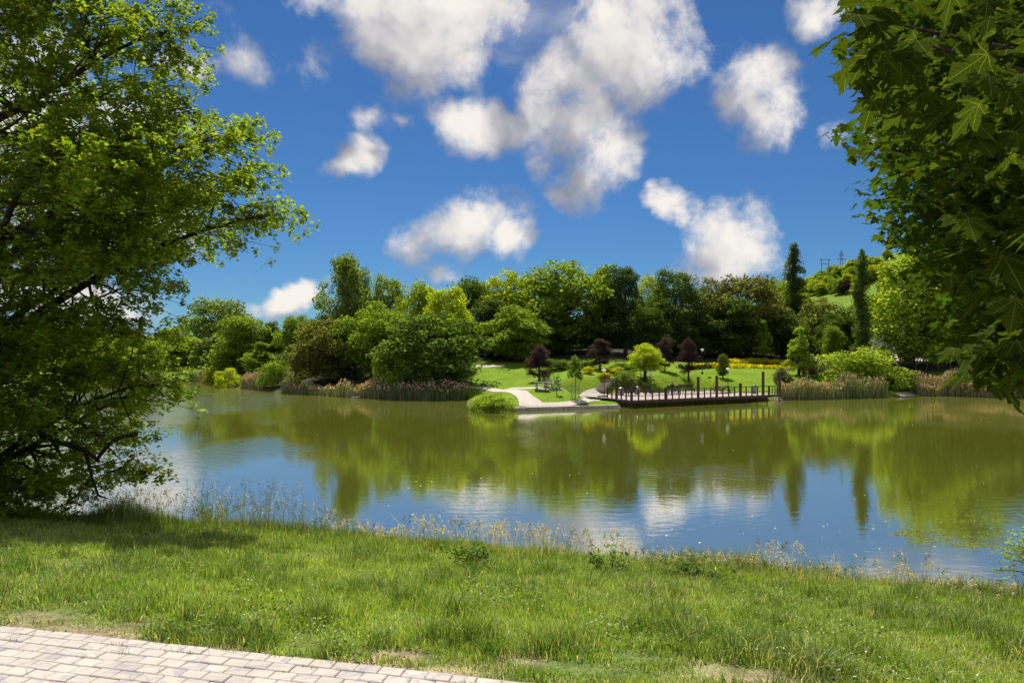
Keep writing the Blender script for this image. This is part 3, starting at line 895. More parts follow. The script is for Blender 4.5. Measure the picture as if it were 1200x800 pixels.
TREES = [
    # left arm of the pond
    ('willow_tree', 'round', 205, 384, 142, 64, G_LIGHT, 'pale green willow at the far end of the pond arm'),
    ('ash_tree', 'airy', 231, 371, 150, 46, G_GREY, 'thin grey-green tree behind the willow at the far end of the pond'),
    ('ash_tree', 'round', 258, 351, 132, 82, G_GREY, 'tall rounded grey-green tree, highest beside the narrow pond arm'),
    ('lime_tree', 'round', 284, 371, 116, 76, G_MID, 'mid green leafy tree in front of the tall rounded grey-green tree'),
    ('lime_tree', 'tall', 318, 377, 120, 44, G_DARK, 'dark green tree half hidden between leafy trees along the left bank'),
    ('maple_tree', 'round', 349, 369, 103, 56, G_MID, 'fresh green round-headed tree beside the copper-tinged bank tree'),
    ('hornbeam_tree', 'cone', 306, 398, 108, 62, G_MID, 'sloping green tree leaning down to the reeds on the left bank'),
    ('hawthorn_tree', 'round', 383, 374, 91, 84, G_BROWN, 'copper-tinged dark bushy tree overhanging the left bank'),
    ('cottonwood_tree', 'tall', 402, 296, 100, 64, G_GREY, 'tall airy tree standing above the others with sky through its crown'),
    ('cottonwood_tree', 'tall', 424, 312, 104, 40, G_GREY, 'slim airy tree close beside the tallest airy tree'),
    ('birch_tree', 'tall', 455, 322, 104, 48, G_LIGHT, 'light green slender tree right of the tallest airy tree'),
    ('lime_tree', 'round', 438, 352, 90, 80, G_MID, 'broad mid green tree on the left bank above the log'),
    ('lime_tree', 'round', 492, 333, 98, 66, G_LIGHT, 'light green rounded tree behind the big dark chestnut'),
    ('robinia_tree', 'tall', 524, 335, 92, 56, G_LIME, 'yellow-green tree glowing behind the big dark chestnut'),
    ('chestnut_tree', 'round', 503, 362, 81, 126, G_DARK, 'big dark chestnut spreading over the reed bed'),
    ('elder_tree', 'shrub', 462, 397, 79, 50, G_MID, 'lighter green elder in front of the big dark chestnut'),
    ('elder_tree', 'shrub', 505, 410, 78.5, 44, G_DARK, 'dark elder at the foot of the big chestnut above the reeds'),
    ('oak_tree', 'round', 550, 329, 114, 90, G_DARK, 'dark green broad tree between the yellow-green tree and the big light tree'),
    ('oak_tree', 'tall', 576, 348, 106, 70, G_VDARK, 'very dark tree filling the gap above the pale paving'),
    ('robinia_tree', 'round', 603, 314, 112, 74, G_YEL, 'yellow-green round tree above the dark gap in the wood'),
    ('maple_tree', 'round', 604, 358, 98, 80, G_MID, 'mid green round tree in front of the wood above the shaded lawn'),
    ('willow_tree', 'round', 662, 303, 106, 120, G_MID, 'largest tree of the wood, broad light-topped crown above the purple shrub'),
    ('lime_tree', 'tall', 708, 311, 106, 58, G_MID, 'tall green tree left of the dark spruce-like tree'),
    ('spruce_tree', 'tall', 733, 309, 102, 46, G_BLUE, 'dark blue-green narrow tree, darkest in the wood'),
    ('robinia_tree', 'tall', 761, 321, 116, 46, G_YEL, 'yellow-green strip of a tree right of the dark narrow tree'),
    ('oak_tree', 'tall', 790, 315, 106, 62, G_DARK, 'dark green oak behind the bright lawn tree'),
    ('beech_tree', 'round', 832, 325, 108, 76, G_BROWN, 'brownish dark beech in the middle of the wood edge'),
    ('beech_tree', 'round', 877, 324, 108, 88, G_BROWN, 'broad brownish beech beside the lone poplar'),
    ('lime_tree', 'round', 908, 328, 132, 54, G_LIGHT, 'light green tree rising just behind the brownish beech by the poplar'),
    ('beech_tree', 'round', 958, 348, 114, 56, G_BROWN, 'brownish round tree on the hill side of the lone poplar'),
    ('hornbeam_tree', 'tall', 975, 365, 108, 34, G_DARK, 'dark narrow tree below the hill meadow'),
    ('maple_tree', 'round', 995, 357, 112, 40, G_DARK, 'dark round tree at the foot of the hill meadow'),
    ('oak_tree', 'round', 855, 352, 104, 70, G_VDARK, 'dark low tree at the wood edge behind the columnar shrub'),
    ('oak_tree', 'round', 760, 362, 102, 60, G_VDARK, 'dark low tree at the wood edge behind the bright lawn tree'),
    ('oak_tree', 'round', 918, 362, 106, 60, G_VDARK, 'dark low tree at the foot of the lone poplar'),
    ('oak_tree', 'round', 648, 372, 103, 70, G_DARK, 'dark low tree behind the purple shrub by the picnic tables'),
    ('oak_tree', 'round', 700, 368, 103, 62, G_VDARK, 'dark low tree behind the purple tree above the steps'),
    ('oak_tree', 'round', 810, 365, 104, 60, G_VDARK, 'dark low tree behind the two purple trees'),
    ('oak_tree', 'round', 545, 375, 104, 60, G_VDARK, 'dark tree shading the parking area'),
    # right side
    ('maple_tree', 'round', 1066, 292, 98, 108, G_LIGHT, 'bright green maple above the pale road on the right bank'),
    ('maple_tree', 'round', 1108, 262, 108, 130, G_MID, 'tall green tree behind the pale road on the right bank'),
    ('oak_tree', 'round', 1125, 340, 98, 110, G_DARK, 'dark spreading tree shading the fence on the right bank'),
    ('oak_tree', 'round', 1190, 300, 100, 120, G_MID, 'green tree at the end of the fence on the right bank'),
    # behind the leaves of the near tree on the left
    ('spruce_tree', 'poplar', 62, 352, 118, 22, G_BLUE, 'dark pointed tree seen through the near tree, left of its twin'),
    ('spruce_tree', 'poplar', 84, 360, 118, 20, G_BLUE, 'dark pointed tree seen through the near tree, shorter of two'),
    ('willow_tree', 'round', 110, 392, 108, 84, G_LIGHT, 'pale willow on the left shore seen through the near tree'),
    ('lime_tree', 'round', 160, 388, 128, 70, G_MID, 'mid green tree on the left shore near the far end of the pond'),
    ('lime_tree', 'round', 30, 372, 112, 90, G_MID, 'broad green tree on the left shore behind the near tree'),
]
for (nm, kind, x, top, d, w, col, lab) in TREES:
    plant(nm, 'tree', kind, x, top, d, w * 1.08, col, lab)
plant('poplar_tree', 'tree', 'poplar', 930, 276, 122, 23, (.085, .125, .030), 'tall columnar poplar rising above the wood, full height clear', 'poplars')
plant('poplar_tree', 'tree', 'poplar', 1010, 282, 94, 19, (.08, .12, .028), 'columnar poplar beside the bright maple below the hilltop masts', 'poplars')

SHRUBS = [
    ('willow_shrub', 'shrub', 268, 428, 103, 32, G_LIME, 'bright green dome shrub at the water between two reed beds'),
    ('willow_shrub', 'shrub', 255, 425, 112, 32, G_LIGHT, 'light green shrub behind the bright dome shrub'),
    ('willow_shrub', 'shrub', 322, 418, 94, 42, G_MID, 'green rounded shrub drooping into the pond below the sloping tree'),
    ('elder_shrub', 'shrub', 345, 440, 90, 24, G_LIME, 'small lime green shrub above the reeds left of the copper-tinged tree'),
    ('willow_shrub', 'shrub', 578, 458, 60.3, 56, G_LIGHT, 'rounded green shrub growing at the end of the stone quay'),
    ('willow_shrub', 'shrub', 1006, 402, 86, 104, G_LIGHT, 'large domed light green willow shrub above the reeds'),
    ('willow_shrub', 'shrub', 1050, 432, 84.5, 62, G_MID, 'green shrub beside the little beach'),
    ('spirea_shrub', 'shrub', 734, 430, 74, 32, (.16, .22, .05), 'pale green rounded shrub beside the garden steps'),
    ('lilac_shrub', 'shrub', 920, 428, 82, 30, (.11, .12, .07), 'dusty greyish shrub at the foot of the bright conical tree'),
    ('lilac_shrub', 'shrub', 952, 424, 84, 34, (.12, .12, .07), 'dusty greyish shrub between the bright conical tree and the willow shrub'),
    ('juniper_shrub', 'shrub', 655, 419, 90, 40, G_DARK, 'dark shrub behind the staked sapling'),
    ('juniper_shrub', 'shrub', 685, 422, 90, 26, G_DARK, 'dark shrub left of the purple tree above the steps'),
    ('juniper_shrub', 'shrub', 728, 424, 88, 34, G_DARK, 'dark shrub behind the pale shrub at the top of the steps'),
    ('forsythia_shrub', 'shrub', 690, 428, 84, 15, (.36, .37, .015), 'yellow shrub below the purple tree, left of the steps'),
    ('forsythia_shrub', 'shrub', 717, 429, 84, 30, (.36, .37, .015), 'wide yellow shrub at the top of the steps'),
    ('forsythia_shrub', 'shrub', 708, 435.5, 80, 20, (.42, .36, .012), 'golden yellow shrub just behind the lamp post by the steps'),
    ('box_shrub', 'shrub', 628, 427, 92, 22, G_DARK, 'low dark shrub beneath the reddish purple shrub'),
    ('elder_shrub', 'shrub', 560, 421, 100, 24, G_DARK, 'dark shrub at the left end of the parking area'),
]
BASE = {734: 454, 952: 441, 655: 433, 685: 431, 728: 433, 690: 438, 717: 437.5, 708: 443, 632: 447, 703: 433, 779: 435, 807: 447, 756: 446, 847: 443, 936: 440, 895: 424, 976: 425}
for (nm, kind, x, top, d, w, col, lab) in SHRUBS:
    plant(nm, 'shrub', kind, x, top, d, w * 1.05, col, lab, base_y=BASE.get(x))
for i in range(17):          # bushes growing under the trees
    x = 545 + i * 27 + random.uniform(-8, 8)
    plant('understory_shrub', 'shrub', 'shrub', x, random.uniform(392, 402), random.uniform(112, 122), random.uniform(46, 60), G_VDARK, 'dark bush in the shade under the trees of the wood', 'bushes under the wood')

LAWN = [
    ('purple_plum_tree', 'tall', 632, 403, 84, 32, G_PURP, .0, 'reddish purple shrubby tree behind the picnic tables'),
    ('purple_plum_tree', 'tall', 703, 396, 86, 29, G_PURP, .06, 'dark purple tree above the yellow shrubs and steps'),
    ('purple_plum_tree', 'tall', 779, 394, 87, 20, G_PURP, .08, 'slim purple tree just right of the bright lawn tree'),
    ('purple_plum_tree', 'tall', 807, 396, 77, 24, G_PURP, .12, 'purple tree with dark lower crown behind the platform bench'),
    ('lawn_maple_tree', 'round', 756, 401, 75.5, 42, G_LIME, .22, 'bright yellow-green round tree alone on the lawn'),
    ('columnar_hornbeam', 'tall', 847, 414, 79, 15, (.10, .14, .03), .05, 'small columnar green tree beside the thin lamp post'),
    ('young_maple_tree', 'cone', 895, 373, 92, 30, G_MID, .1, 'fresh green conical tree at the wood edge above the yellow border'),
    ('young_maple_tree', 'cone', 936, 379, 84, 40, G_LIGHT, .06, 'bright green conical tree beside the yellow border'),
    ('young_maple_tree', 'round', 976, 382, 92, 26, G_MID, .08, 'small round green tree behind the large willow shrub'),
]
for (nm, kind, x, top, d, w, col, lf, lab) in LAWN:
    plant(nm, 'tree', kind, x, top, d, w * 1.05, col, lab, lift=lf, base_y=BASE.get(x))

# hillside trees
for i in range(40):
    x = random.uniform(922, 1045); d = random.uniform(272, 316)
    X = (x - 600) / F * d
    col = random.choice([G_LIGHT, G_MID, G_LIGHT, G_YEL])
    h = random.uniform(4, 6.5); zg = hz(X, d)
    top = HOR - (zg + h - CAMZ) / d * F
    plant('hill_tree', 'tree', 'round', x, top, d, random.uniform(14, 22), col, {G_LIGHT: 'small light green', G_MID: 'small mid green', G_YEL: 'small yellow-green'}[col] + ' tree on the hillside below the hilltop masts', 'trees on the hillside')
X_ = (990 - 600) / F * 272
plant('hill_plum_tree', 'tree', 'round', 990, HOR - (hz(X_, 272) + 6.5 - CAMZ) / 272 * F, 272, 17, (.05, .03, .04), 'dark purple tree at the upper edge of the hill meadow')

# background wood: a line of trees further back that closes gaps
for i in range(22):
    x = -120 + i * 48 + random.uniform(-15, 15); d = random.uniform(150, 185)
    if x > 925: continue
    plant('wood_tree', 'tree', random.choice(['round', 'tall']), x, random.uniform(362, 378) if x > 330 else random.uniform(392, 402), d, random.uniform(60, 80), random.choice([G_MID, G_DARK, G_MID]),
          'green tree in the depth of the wood behind the bank trees', 'trees deep in the wood')

# ------------------------------------------------------------------ yellow borders
def border(name, pts, width, hgt, n, col, label, cat):
    g = np.random.default_rng(len(label)); a = Acc()
    pts = [ground_at(*p) for p in pts]
    seg = [(pts[i], pts[i + 1]) for i in range(len(pts) - 1)]
    ln = np.array([(b - a_).length for a_, b in seg]); pr = ln / ln.sum()
    ii = g.choice(len(seg), n, p=pr); t = g.uniform(size=n)
    A = np.array([s[0][:] for s in seg])[ii]; B = np.array([s[1][:] for s in seg])[ii]
    c = A + (B - A) * t[:, None]
    off = g.normal(size=n) * width * .4
    c[:, 1] += off; c[:, 0] += g.normal(size=n) * .2
    bump_ = .55 + .6 * vnoise(c[:, 0] * 1.1, c[:, 1] * 1.1, 5)
    c[:, 2] = height(c[:, 0], c[:, 1]) + hgt * bump_ * g.uniform(0.02, 1, n) ** .7 * np.exp(-(off / width) ** 2)
    v, f = leaves(c, rdir(n, g) + np.array((0, 0, .4)), rdir(n, g) + np.array((0, 0, .8)), g.uniform(.12, .24, n), LEAF_CARD)
    a.add(v, f)
    o = a.build(name, M['leaf']); o.color = (*col, 1)
    return tag(o, label, cat)


border('flower_border', [(815, 430), (860, 430.5), (900, 431), (960, 436), (1000, 441)], .8, .5, 5000, (.46, .43, .012), 'low yellow planting in a long curved row across the lawn', 'flower bed')
border('flower_border', [(858, 425), (885, 424.5), (915, 425.5), (930, 428)], 1.4, .6, 5000, (.48, .42, .02), 'broad yellow planting on the slope above the long curved row', 'flower bed')
border('hedge', [(805, 433), (830, 431), (850, 427)], .7, .5, 1600, (.05, .05, .02), 'dark low hedge strip between the two yellow plantings and the purple tree', 'hedge')

# ------------------------------------------------------------------ paths, quay, steps on the far bank
def ribbon(name, pts, widths, mat, lift=.035):
    pts = [ground_at(*p) for p in pts]
    # resample
    out = []; wd = []
    for i in range(len(pts) - 1):
        n = max(2, int((pts[i + 1] - pts[i]).length / .6))
        for k in range(n):
            t = k / n; out.append(pts[i].lerp(pts[i + 1], t)); wd.append(widths[i] + (widths[i + 1] - widths[i]) * t)
    out.append(pts[-1]); wd.append(widths[-1])
    for _ in range(4):
        out = [out[0]] + [(out[i - 1] + out[i] * 2 + out[i + 1]) / 4 for i in range(1, len(out) - 1)] + [out[-1]]
    vs = []; fs = []; K = 5
    for i, p in enumerate(out):
        dvec = out[min(i + 1, len(out) - 1)] - out[max(i - 1, 0)]; nrm = Vector((-dvec.y, dvec.x, 0)).normalized()
        for k in range(K):
            q = p + nrm * wd[i] * (k / (K - 1) - .5); vs.append((q.x, q.y, max(hz(q.x, q.y), .05) + lift))
    for i in range(len(out) - 1):
        for k in range(K - 1):
            a = i * K + k; fs.append((a, a + K, a + K + 1, a + 1))
    o = link(name, mesh_np(name, vs, fs), mat, None, True)
    tag(o, kind='structure'); return o


ribbon('garden_path', [(548, 453.5), (575, 455), (600, 458), (613, 463), (622, 470), (624, 478)], [1.1, 1.1, 1.2, 1.6, 2.1, 2.4], M['path'])
ribbon('garden_path', [(618, 474), (645, 474.5), (668, 473), (690, 469.5), (712, 463)], [1.6, 1.2, 1.1, 1.1, 1.2], M['path'], .042)
ribbon('garden_path', [(596, 455.5), (630, 455.8), (660, 457), (690, 458.5), (712, 460)], [1.1, .9, .9, .9, 1.4], M['path'], .039)
ribbon('paved_yard', [(556, 429), (572, 429.3), (592, 428.6)], [1.4, 1.8, 1.4], M['path'])
ribbon('road', [(1030, 421), (1048, 419), (1062, 420), (1085, 424)], [5, 8, 6, 2], M['path'], .06)
ribbon('beach', [(1052, 463), (1075, 462.5), (1098, 463.5)], [1.0, 1.8, 1.0], M['path'], .03)


def build_quay():
    a = Vector((.2, 59.9, 0)); b = Vector((10.0, 63.5, 0)); d = (b - a).normalized(); ang = math.atan2(d.y, d.x)
    t = thing('stone_quay', 'low pale stone quay edge along the water beside the platform', 'quay', a, ang)
    n = 9; L = (b - a).length / n
    for i in range(n):
        mb = MB().box((L * (i + .5), .45, -.15 + random.uniform(-.01, .01)), (L - .03, .9 + random.uniform(-.05, .05), .9))
        mb.build('slab', M['stone'], t)
    for i in range(4):
        MB().box((L * .8 * (i + .4), 1.25 + .1 * random.random(), .05), (L * .75, .6, .62), random.uniform(-.1, .1)).build('slab', M['stone'], t)


build_quay()


def build_steps():
    p0 = ground_at(700, 458); p1 = ground_at(711, 444)
    t = thing('garden_steps', 'pale stone garden steps climbing the lawn beside the lamp post', 'steps', p0, math.atan2((p1 - p0).y, (p1 - p0).x) - math.pi / 2)
    L = (p1 - p0).length; n = 8; rise = (p1.z - p0.z)
    for i in range(n):
        MB().box((0, L * (i + .5) / n, rise * (i + 1) / n - .10), (1.7, L / n + .04, .36)).build('step', M['stone'], t)
        if i % 2 == 0: pass


build_steps()

# ------------------------------------------------------------------ timber platform
def build_deck():
    A = Vector((11.1, 63.5, 0)); B = Vector((27.2, 72.2, 0)); E = Vector((9.4, 67.2, 0))
    ax = (B - A).normalized(); ay = Vector((-ax.y, ax.x, 0)); Z = .72
    Lm = (B - A).length
    t = thing('timber_platform', 'dark brown timber platform with post railing standing in the pond', 'platform', (A.x, A.y, 0), math.atan2(ax.y, ax.x))
    loc = lambda p: Vector(((p - A).dot(ax), (p - A).dot(ay), 0))
    e = loc(E)
    depth = 9.5
    # floor boards run out from the bank
    nb = int(Lm / .145)
    mb = MB()
    for i in range(nb):
        x0 = (i + .5) * .145
        mb.box((x0, depth / 2 + .05, Z - .02 + random.uniform(-.003, .003)), (.135, depth, .04))
    fl = mb.build('floor_boards', M['plank'], t); fl['kind'] = 'stuff'
    # triangular left end
    tri = MB()
    for i in range(12):
        f = (i + .5) / 12
        x0 = e.x * f; y0 = e.y * f
        tri.box((x0, (y0 + depth) / 2, Z - .02), (abs(e.x) / 12 - .008, depth - y0, .04))
    tri.build('floor_boards', M['plank'], t)['kind'] = 'stuff'
    # fascia and beams
    MB().box((Lm / 2, -.06, Z - .14), (Lm, .09, .26)).build('fascia_beam', M['wood'], t)
    ln = math.hypot(e.x, e.y)
    MB().box((e.x / 2 - .05, e.y / 2 - .02, Z - .14), (ln, .09, .26), math.atan2(e.y, e.x)).build('fascia_beam', M['wood'], t)
    MB().box((Lm + .05, depth / 2, Z - .14), (.09, depth, .26)).build('fascia_beam', M['wood'], t)
    for y in (.9, 3.2, 5.5):
        MB().box((Lm / 2, y, Z - .19), (Lm - .3, .16, .26)).build('joist', M['wood'], t)
    for i in range(13):
        x = .1 + i * (Lm - .3) / 12
        MB().tube([(x, .12, -1.3), (x, .12, Z - .05)], .085, 8).build('pile', M['wood'], t)
        if i % 2 == 0: MB().tube([(x, 2.8, -1.3), (x, 2.8, Z - .05)], .085, 8).build('pile', M['wood'], t)
    # slatted skirt below the left end
    for i in range(5):
        f = (i + .5) / 5
        MB().box((e.x * f * .9, e.y * f, Z - .48), (.16, .10, .5), math.atan2(e.y, e.x)).build('skirt_board', M['wood'], t)
    # railing along the front
    tall = {0: 1.95, 8: 0, 10: 2.2, 13: 2.15}
    n = 22
    rh = .95
    for i in range(n + 1):
        x = .05 + i * (Lm - .1) / n
        h, w = rh, .10
        if i == 0: h, w = 1.95, .19
        elif i == 10: h, w = 2.05, .19
        elif i == 13: h, w = 2.15, .19
        elif i == 21: h, w = 2.45, .20
        elif i in (5,): h, w = 1.12, .22
        elif i == 17: h, w = 1.3, .20
        MB().box((x, 0.03, Z + h / 2 - .15), (w, w, h + .3)).build('railing_post' if h < 1.5 else 'tall_post', M['wood'], t)
    for i in range(n):
        xa = .05 + i * (Lm - .1) / n; xb = .05 + (i + 1) * (Lm - .1) / n
        MB().box(((xa + xb) / 2, .03, Z + rh - .04), (xb - xa - .11, .07, .07)).build('top_rail', M['wood'], t)
        MB().box(((xa + xb) / 2, .03, Z + .38), (xb - xa - .11, .05, .06)).build('middle_rail', M['wood'], t)
    # left return railing
    ang = math.atan2(e.y, e.x)
    for i in range(1, 6):
        f = i / 5; h, w = (2.0, .19) if i == 3 else (1.0, .11)
        MB().box((e.x * f, e.y * f + .03, Z + h / 2 - .15), (w, w, h + .3), ang).build('railing_post' if h < 1.5 else 'tall_post', M['wood'], t)
    for i in range(5):
        f = (i + .5) / 5
        for nm, zz, th in (('top_rail', rh - .04, .07), ('middle_rail', .38, .06)):
            MB().box((e.x * f, e.y * f + .03, Z + zz), (ln / 5 - .1, .05, th), ang).build(nm, M['wood'], t)
    # narrow jetty at the right end
    x1 = Lm + 1.9
    for i in range(12):
        MB().box((Lm + .17 + i * .145, 1.6, Z - .02), (.135, 2.6, .04)).build('floor_board', M['plank'], t)
    MB().box((Lm + 1.0, .22, Z - .14), (1.78, .09, .22)).build('fascia_beam', M['wood'], t)
    for x, h in ((x1, 2.35),):
        MB().box((x, .25, Z + h / 2 - .9), (.20, .20, h + 1.8)).build('tall_post', M['wood'], t)
    for k in range(3):
        MB().box((Lm + 1.0, .05 - .28 * k, Z - .30 - .19 * k), (1.2, .26, .05)).build('landing_step', M['plank'], t)
    for k in range(4):
        MB().box((Lm + .35 + k * .4, .25, Z + .45), (.07, .07, .9)).build('railing_post', M['wood'], t)
    MB().box((Lm + .95, .25, Z + .93), (1.6, .08, .06)).build('top_rail', M['wood'], t)
    return t, A, ax, ay, Z


deck, DA, DX, DY, DZ = build_deck()
DANG = math.atan2(DX.y, DX.x)


def dpt(u, w, z=0.0):
    return DA + DX * u + DY * w + Vector((0, 0, DZ + z))


def bench(loc, rz, label, mat='wood', L=1.7, back=True):
    t = thing('park_bench', label, 'bench', loc, rz)
    for i in range(3): MB().box((0, -.17 + i * .16, .44), (L, .13, .04)).build('seat_slat', M[mat], t)
    if back:
        for i in range(3): MB().box((0, .30 + i * .03, .58 + i * .13), (L, .035, .11), 0, -.2).build('back_slat', M[mat], t)
    for sx in (-1, 1):
        MB().box((sx * (L / 2 - .2), -.17, .21), (.07, .07, .42)).build('leg', M['metal'], t)
        MB().box((sx * (L / 2 - .2), .24, .21 + (.22 if back else 0)), (.07, .07, .42 + (.44 if back else 0))).build('leg', M['metal'], t)
    return t


def picnic_table(loc, rz, label, mat='grey', L=1.5):
    t = thing('picnic_table', label, 'table', loc, rz)
    for i in range(4): MB().box((0, -.28 + i * .187, .75), (L, .17, .045)).build('tabletop_board', M[mat], t)
    for sy in (-1, 1):
        for k in (0, 1): MB().box((0, sy * (.62 + .15 * k), .45), (L, .135, .04)).build('seat_board', M[mat], t)
    for sx in (-1, 1):
        MB().box((sx * (L / 2 - .25), 0, .68), (.07, .66, .08)).build('top_brace', M[mat], t)
        MB().box((sx * (L / 2 - .25), 0, .385), (.07, 1.5, .08)).build('seat_brace', M[mat], t)
        for sy in (-1, 1):
            MB().tube([(sx * (L / 2 - .33), sy * .62, -.02), (sx * (L / 2 - .33), sy * .22, .72)], .05, 6).build('leg', M[mat], t)
    return t


def bin_(loc, label, mat, h=.85, r=.24):
    t = thing('litter_bin', label, 'bin', loc)
    MB().lathe((0, 0, 0), [(r * .85, 0), (r, .06), (r, h * .82), (r * .96, h * .84)], 14).build('body', M[mat], t, False)
    MB().lathe((0, 0, h * .86), [(r * 1.06, 0), (r * 1.04, .05), (r * .6, .13), (.02, .16)], 14).build('lid', M['metal'], t, False)
    return t


def lamp(x, d, h, label, heads=1, zoff=None):
    X = (x - 600) / F * d
    z = hz(X, d) if zoff is None else zoff
    t = thing('street_lamp', label, 'lamp', (X, d, z))
    MB().lathe((0, 0, -.05), [(.13, 0), (.13, .3), (.06, .38)], 10).build('base', M['metal'], t)
    MB().tube([(0, 0, .3), (0, 0, h - .3)], [.045, .03], 8).build('pole', M['metal'], t)
    for k in range(heads):
        ox = 0 if heads == 1 else (-.22 + .44 * k)
        if heads > 1:
            MB().tube([(0, 0, h - .45), (ox * .6, 0, h - .38), (ox, 0, h - .3)], .02, 6).build('arm', M['metal'], t)
        MB().lathe((ox, 0, h - .32), [(.06, 0), (.16, .06), (.18, .16), (.12, .24)], 12).build('globe', M['white'], t, True)
        MB().lathe((ox, 0, h - .10), [(.24, 0), (.18, .06), (.03, .10)], 12).build('cap', M['metal'] if heads > 1 else M['white'], t)
    return t


lm = lamp(708, 68.2, 3.1, 'slim lamp post on a stone block at the foot of the garden steps')
lp = lm.location
qb = thing('stone_block', 'dark stone block at the foot of the slim lamp post', 'block', (lp.x - .12, lp.y + .45, hz(lp.x, lp.y)))
MB().box((0, 0, .18), (.95, .55, .44)).build('plinth', M['grey'], qb)
MB().box((0, 0, .43), (.8, .45, .06)).build('cap_slab', M['stone'], qb)
lamp(853, 77, 3.05, 'thin lamp post beside the small columnar tree behind the platform')
lamp(751, 79, 2.9, 'lamp post partly hidden by the bright round lawn tree')
lamp(823, 86, 3.2, 'lamp post standing at the dark wood edge right of the purple tree')

bench(dpt(5.3, 6.6), DANG + .05, 'dark bench on the platform nearest the steps')
bench(dpt(8.0, 7.2), DANG, 'dark bench on the platform beside the twin-headed lamp', L=1.2)
bench(dpt(10.3, 5.6), DANG, 'bench on the platform carrying the seated person')
bench(dpt(13.6, 7.2), DANG, 'wide bench on the platform between the seated person and the deck table', L=2.1)
bin_(dpt(4.1, 6.9), 'pale grey bin at the left end of the platform bench', 'grey', .8, .3)
bin_(dpt(6.7, 7.4), 'round grey bin standing between two platform benches', 'grey', .85)
picnic_table(dpt(16.2, 4.6), DANG, 'brown picnic table at the right end of the platform', 'wood', 2.0)
bin_(dpt(18.3, 2.0), 'slim grey bin on the jetty at the right end of the platform', 'grey', .95, .22)
tl = dpt(8.9, 7.9)
lamp(600 + tl.x / tl.y * F, tl.y, 2.5, 'short twin-headed lamp standing behind the platform benches', 2, tl.z)

pt1 = ground_at(634, 456.5); picnic_table(pt1, .1, 'grey picnic table on the lawn beside the purple shrubby tree')
pt2 = ground_at(648, 454.5); picnic_table(pt2, .5, 'grey picnic table on the lawn next to the thin stake')


def person(loc, rz, label):
    t = thing('person', label, 'person', loc, rz)
    # joints of a seated figure facing -y; seat height .47
    J = [(0, 0.02, .55), (0, .03, .80), (0, .01, 1.02), (0, -.02, 1.10), (0, -.04, 1.17),
         (-.17, .01, 1.00), (-.22, -.06, .74), (-.12, -.26, .66), (.17, .01, 1.00), (.22, -.06, .74), (.12, -.26, .66),
         (-.10, -.03, .52), (-.12, -.44, .52), (-.12, -.42, .10), (-.12, -.56, .04), (.10, -.03, .52), (.12, -.44, .52), (.12, -.46, .10), (.12, -.60, .04)]
    Rr = [.14, .14, .13, .06, .055, .075, .05, .04, .075, .05, .04, .095, .07, .05, .04, .095, .07, .05, .04]
    E = [(0, 1), (1, 2), (2, 3), (3, 4), (2, 5), (5, 6), (6, 7), (2, 8), (8, 9), (9, 10), (0, 11), (11, 12), (12, 13), (13, 14), (0, 15), (15, 16), (16, 17), (17, 18)]
    me = bpy.data.meshes.new('body'); me.from_pydata(J, E, [])
    o = link('body', me, None, t)
    md = o.modifiers.new('skin', 'SKIN'); md.use_smooth_shade = True
    for i, r in enumerate(Rr): me.skin_vertices[0].data[i].radius = (r, r)
    me.skin_vertices[0].data[0].use_root = True
    o.modifiers.new('sub', 'SUBSURF').levels = 1
    o.modifiers['sub'].render_levels = 1
    me.materials.append(M['cloth'])
    hd = MB().lathe((0, -.05, 1.14), [(.045, 0), (.07, .03), (.082, .09), (.085, .15), (.07, .20), (.03, .235)], 12)
    hd.box((0, -.135, 1.26), (.025, .03, .04))
    for s in (-1, 1): hd.box((s * .085, -.05, 1.25), (.015, .03, .05)); hd.lathe((s * .12, -.29, .62), [(.02, 0), (.035, .03), (.03, .09)], 8)
    hd.build('head', M['skin'], t, True)
    MB().lathe((0, -.035, 1.24), [(.09, 0), (.092, .07), (.075, .13), (.02, .155)], 12).build('hair', M['hair'], t, True)
    return t


person(dpt(9.95, 5.62, 0), DANG, 'person in dark clothes sitting on a platform bench')

# staked saplings
def sapling(x, base, h, r, n, label, guard):
    g = np.random.default_rng(int(x)); p = ground_at(x, base)
    t = thing('staked_sapling', label, 'tree', p)
    MB().tube([(0, 0, -.05), (.02, 0, h * .5), (0, .02, h * .95)], [.045, .03, .01], 6).build('trunk', M['bark'], t)
    br = MB(); C = []
    for i in range(16):
        z = h * (.45 + .5 * i / 16); a = i * 2.4; q = r * (1 - .55 * i / 16)
        e = Vector((q * math.cos(a), q * math.sin(a), z + .25 * q)); br.tube([(0, 0, z - .1), e], [.015, .005], 4); C.append(e)
    br.build('branches', M['bark'], t)
    C = np.array([c[:] for c in C]); idx = g.choice(len(C), n)
    c = C[idx] * np.array((1, 1, 1)) * g.uniform(.4, 1.05, (n, 1)) ** np.array((1, 1, 0)) + g.normal(size=(n, 3)) * .14
    v, f = leaves(c, rdir(n, g) + np.array((0, 0, -.3)), rdir(n, g) + np.array((0, 0, .8)), g.uniform(.13, .22, n), LEAF_CARD)
    me = mesh_np('crown', v, f); o = link('crown', me, M['leaf'], t); o.color = (.10, .17, .03, 1)
    if guard:
        for a in range(3):
            q = a * 2.09 + .4
            MB().box((.38 * math.cos(q), .38 * math.sin(q), .62), (.06, .06, 1.34)).build('stake', M['grey'], t)
        for a in range(3):
            q0, q1 = a * 2.09 + .4, (a + 1) * 2.09 + .4
            MB().tube([(.38 * math.cos(q0), .38 * math.sin(q0), 1.18), (.38 * math.cos(q1), .38 * math.sin(q1), 1.18)], .03, 5).build('crossbar', M['grey'], t)
    return t


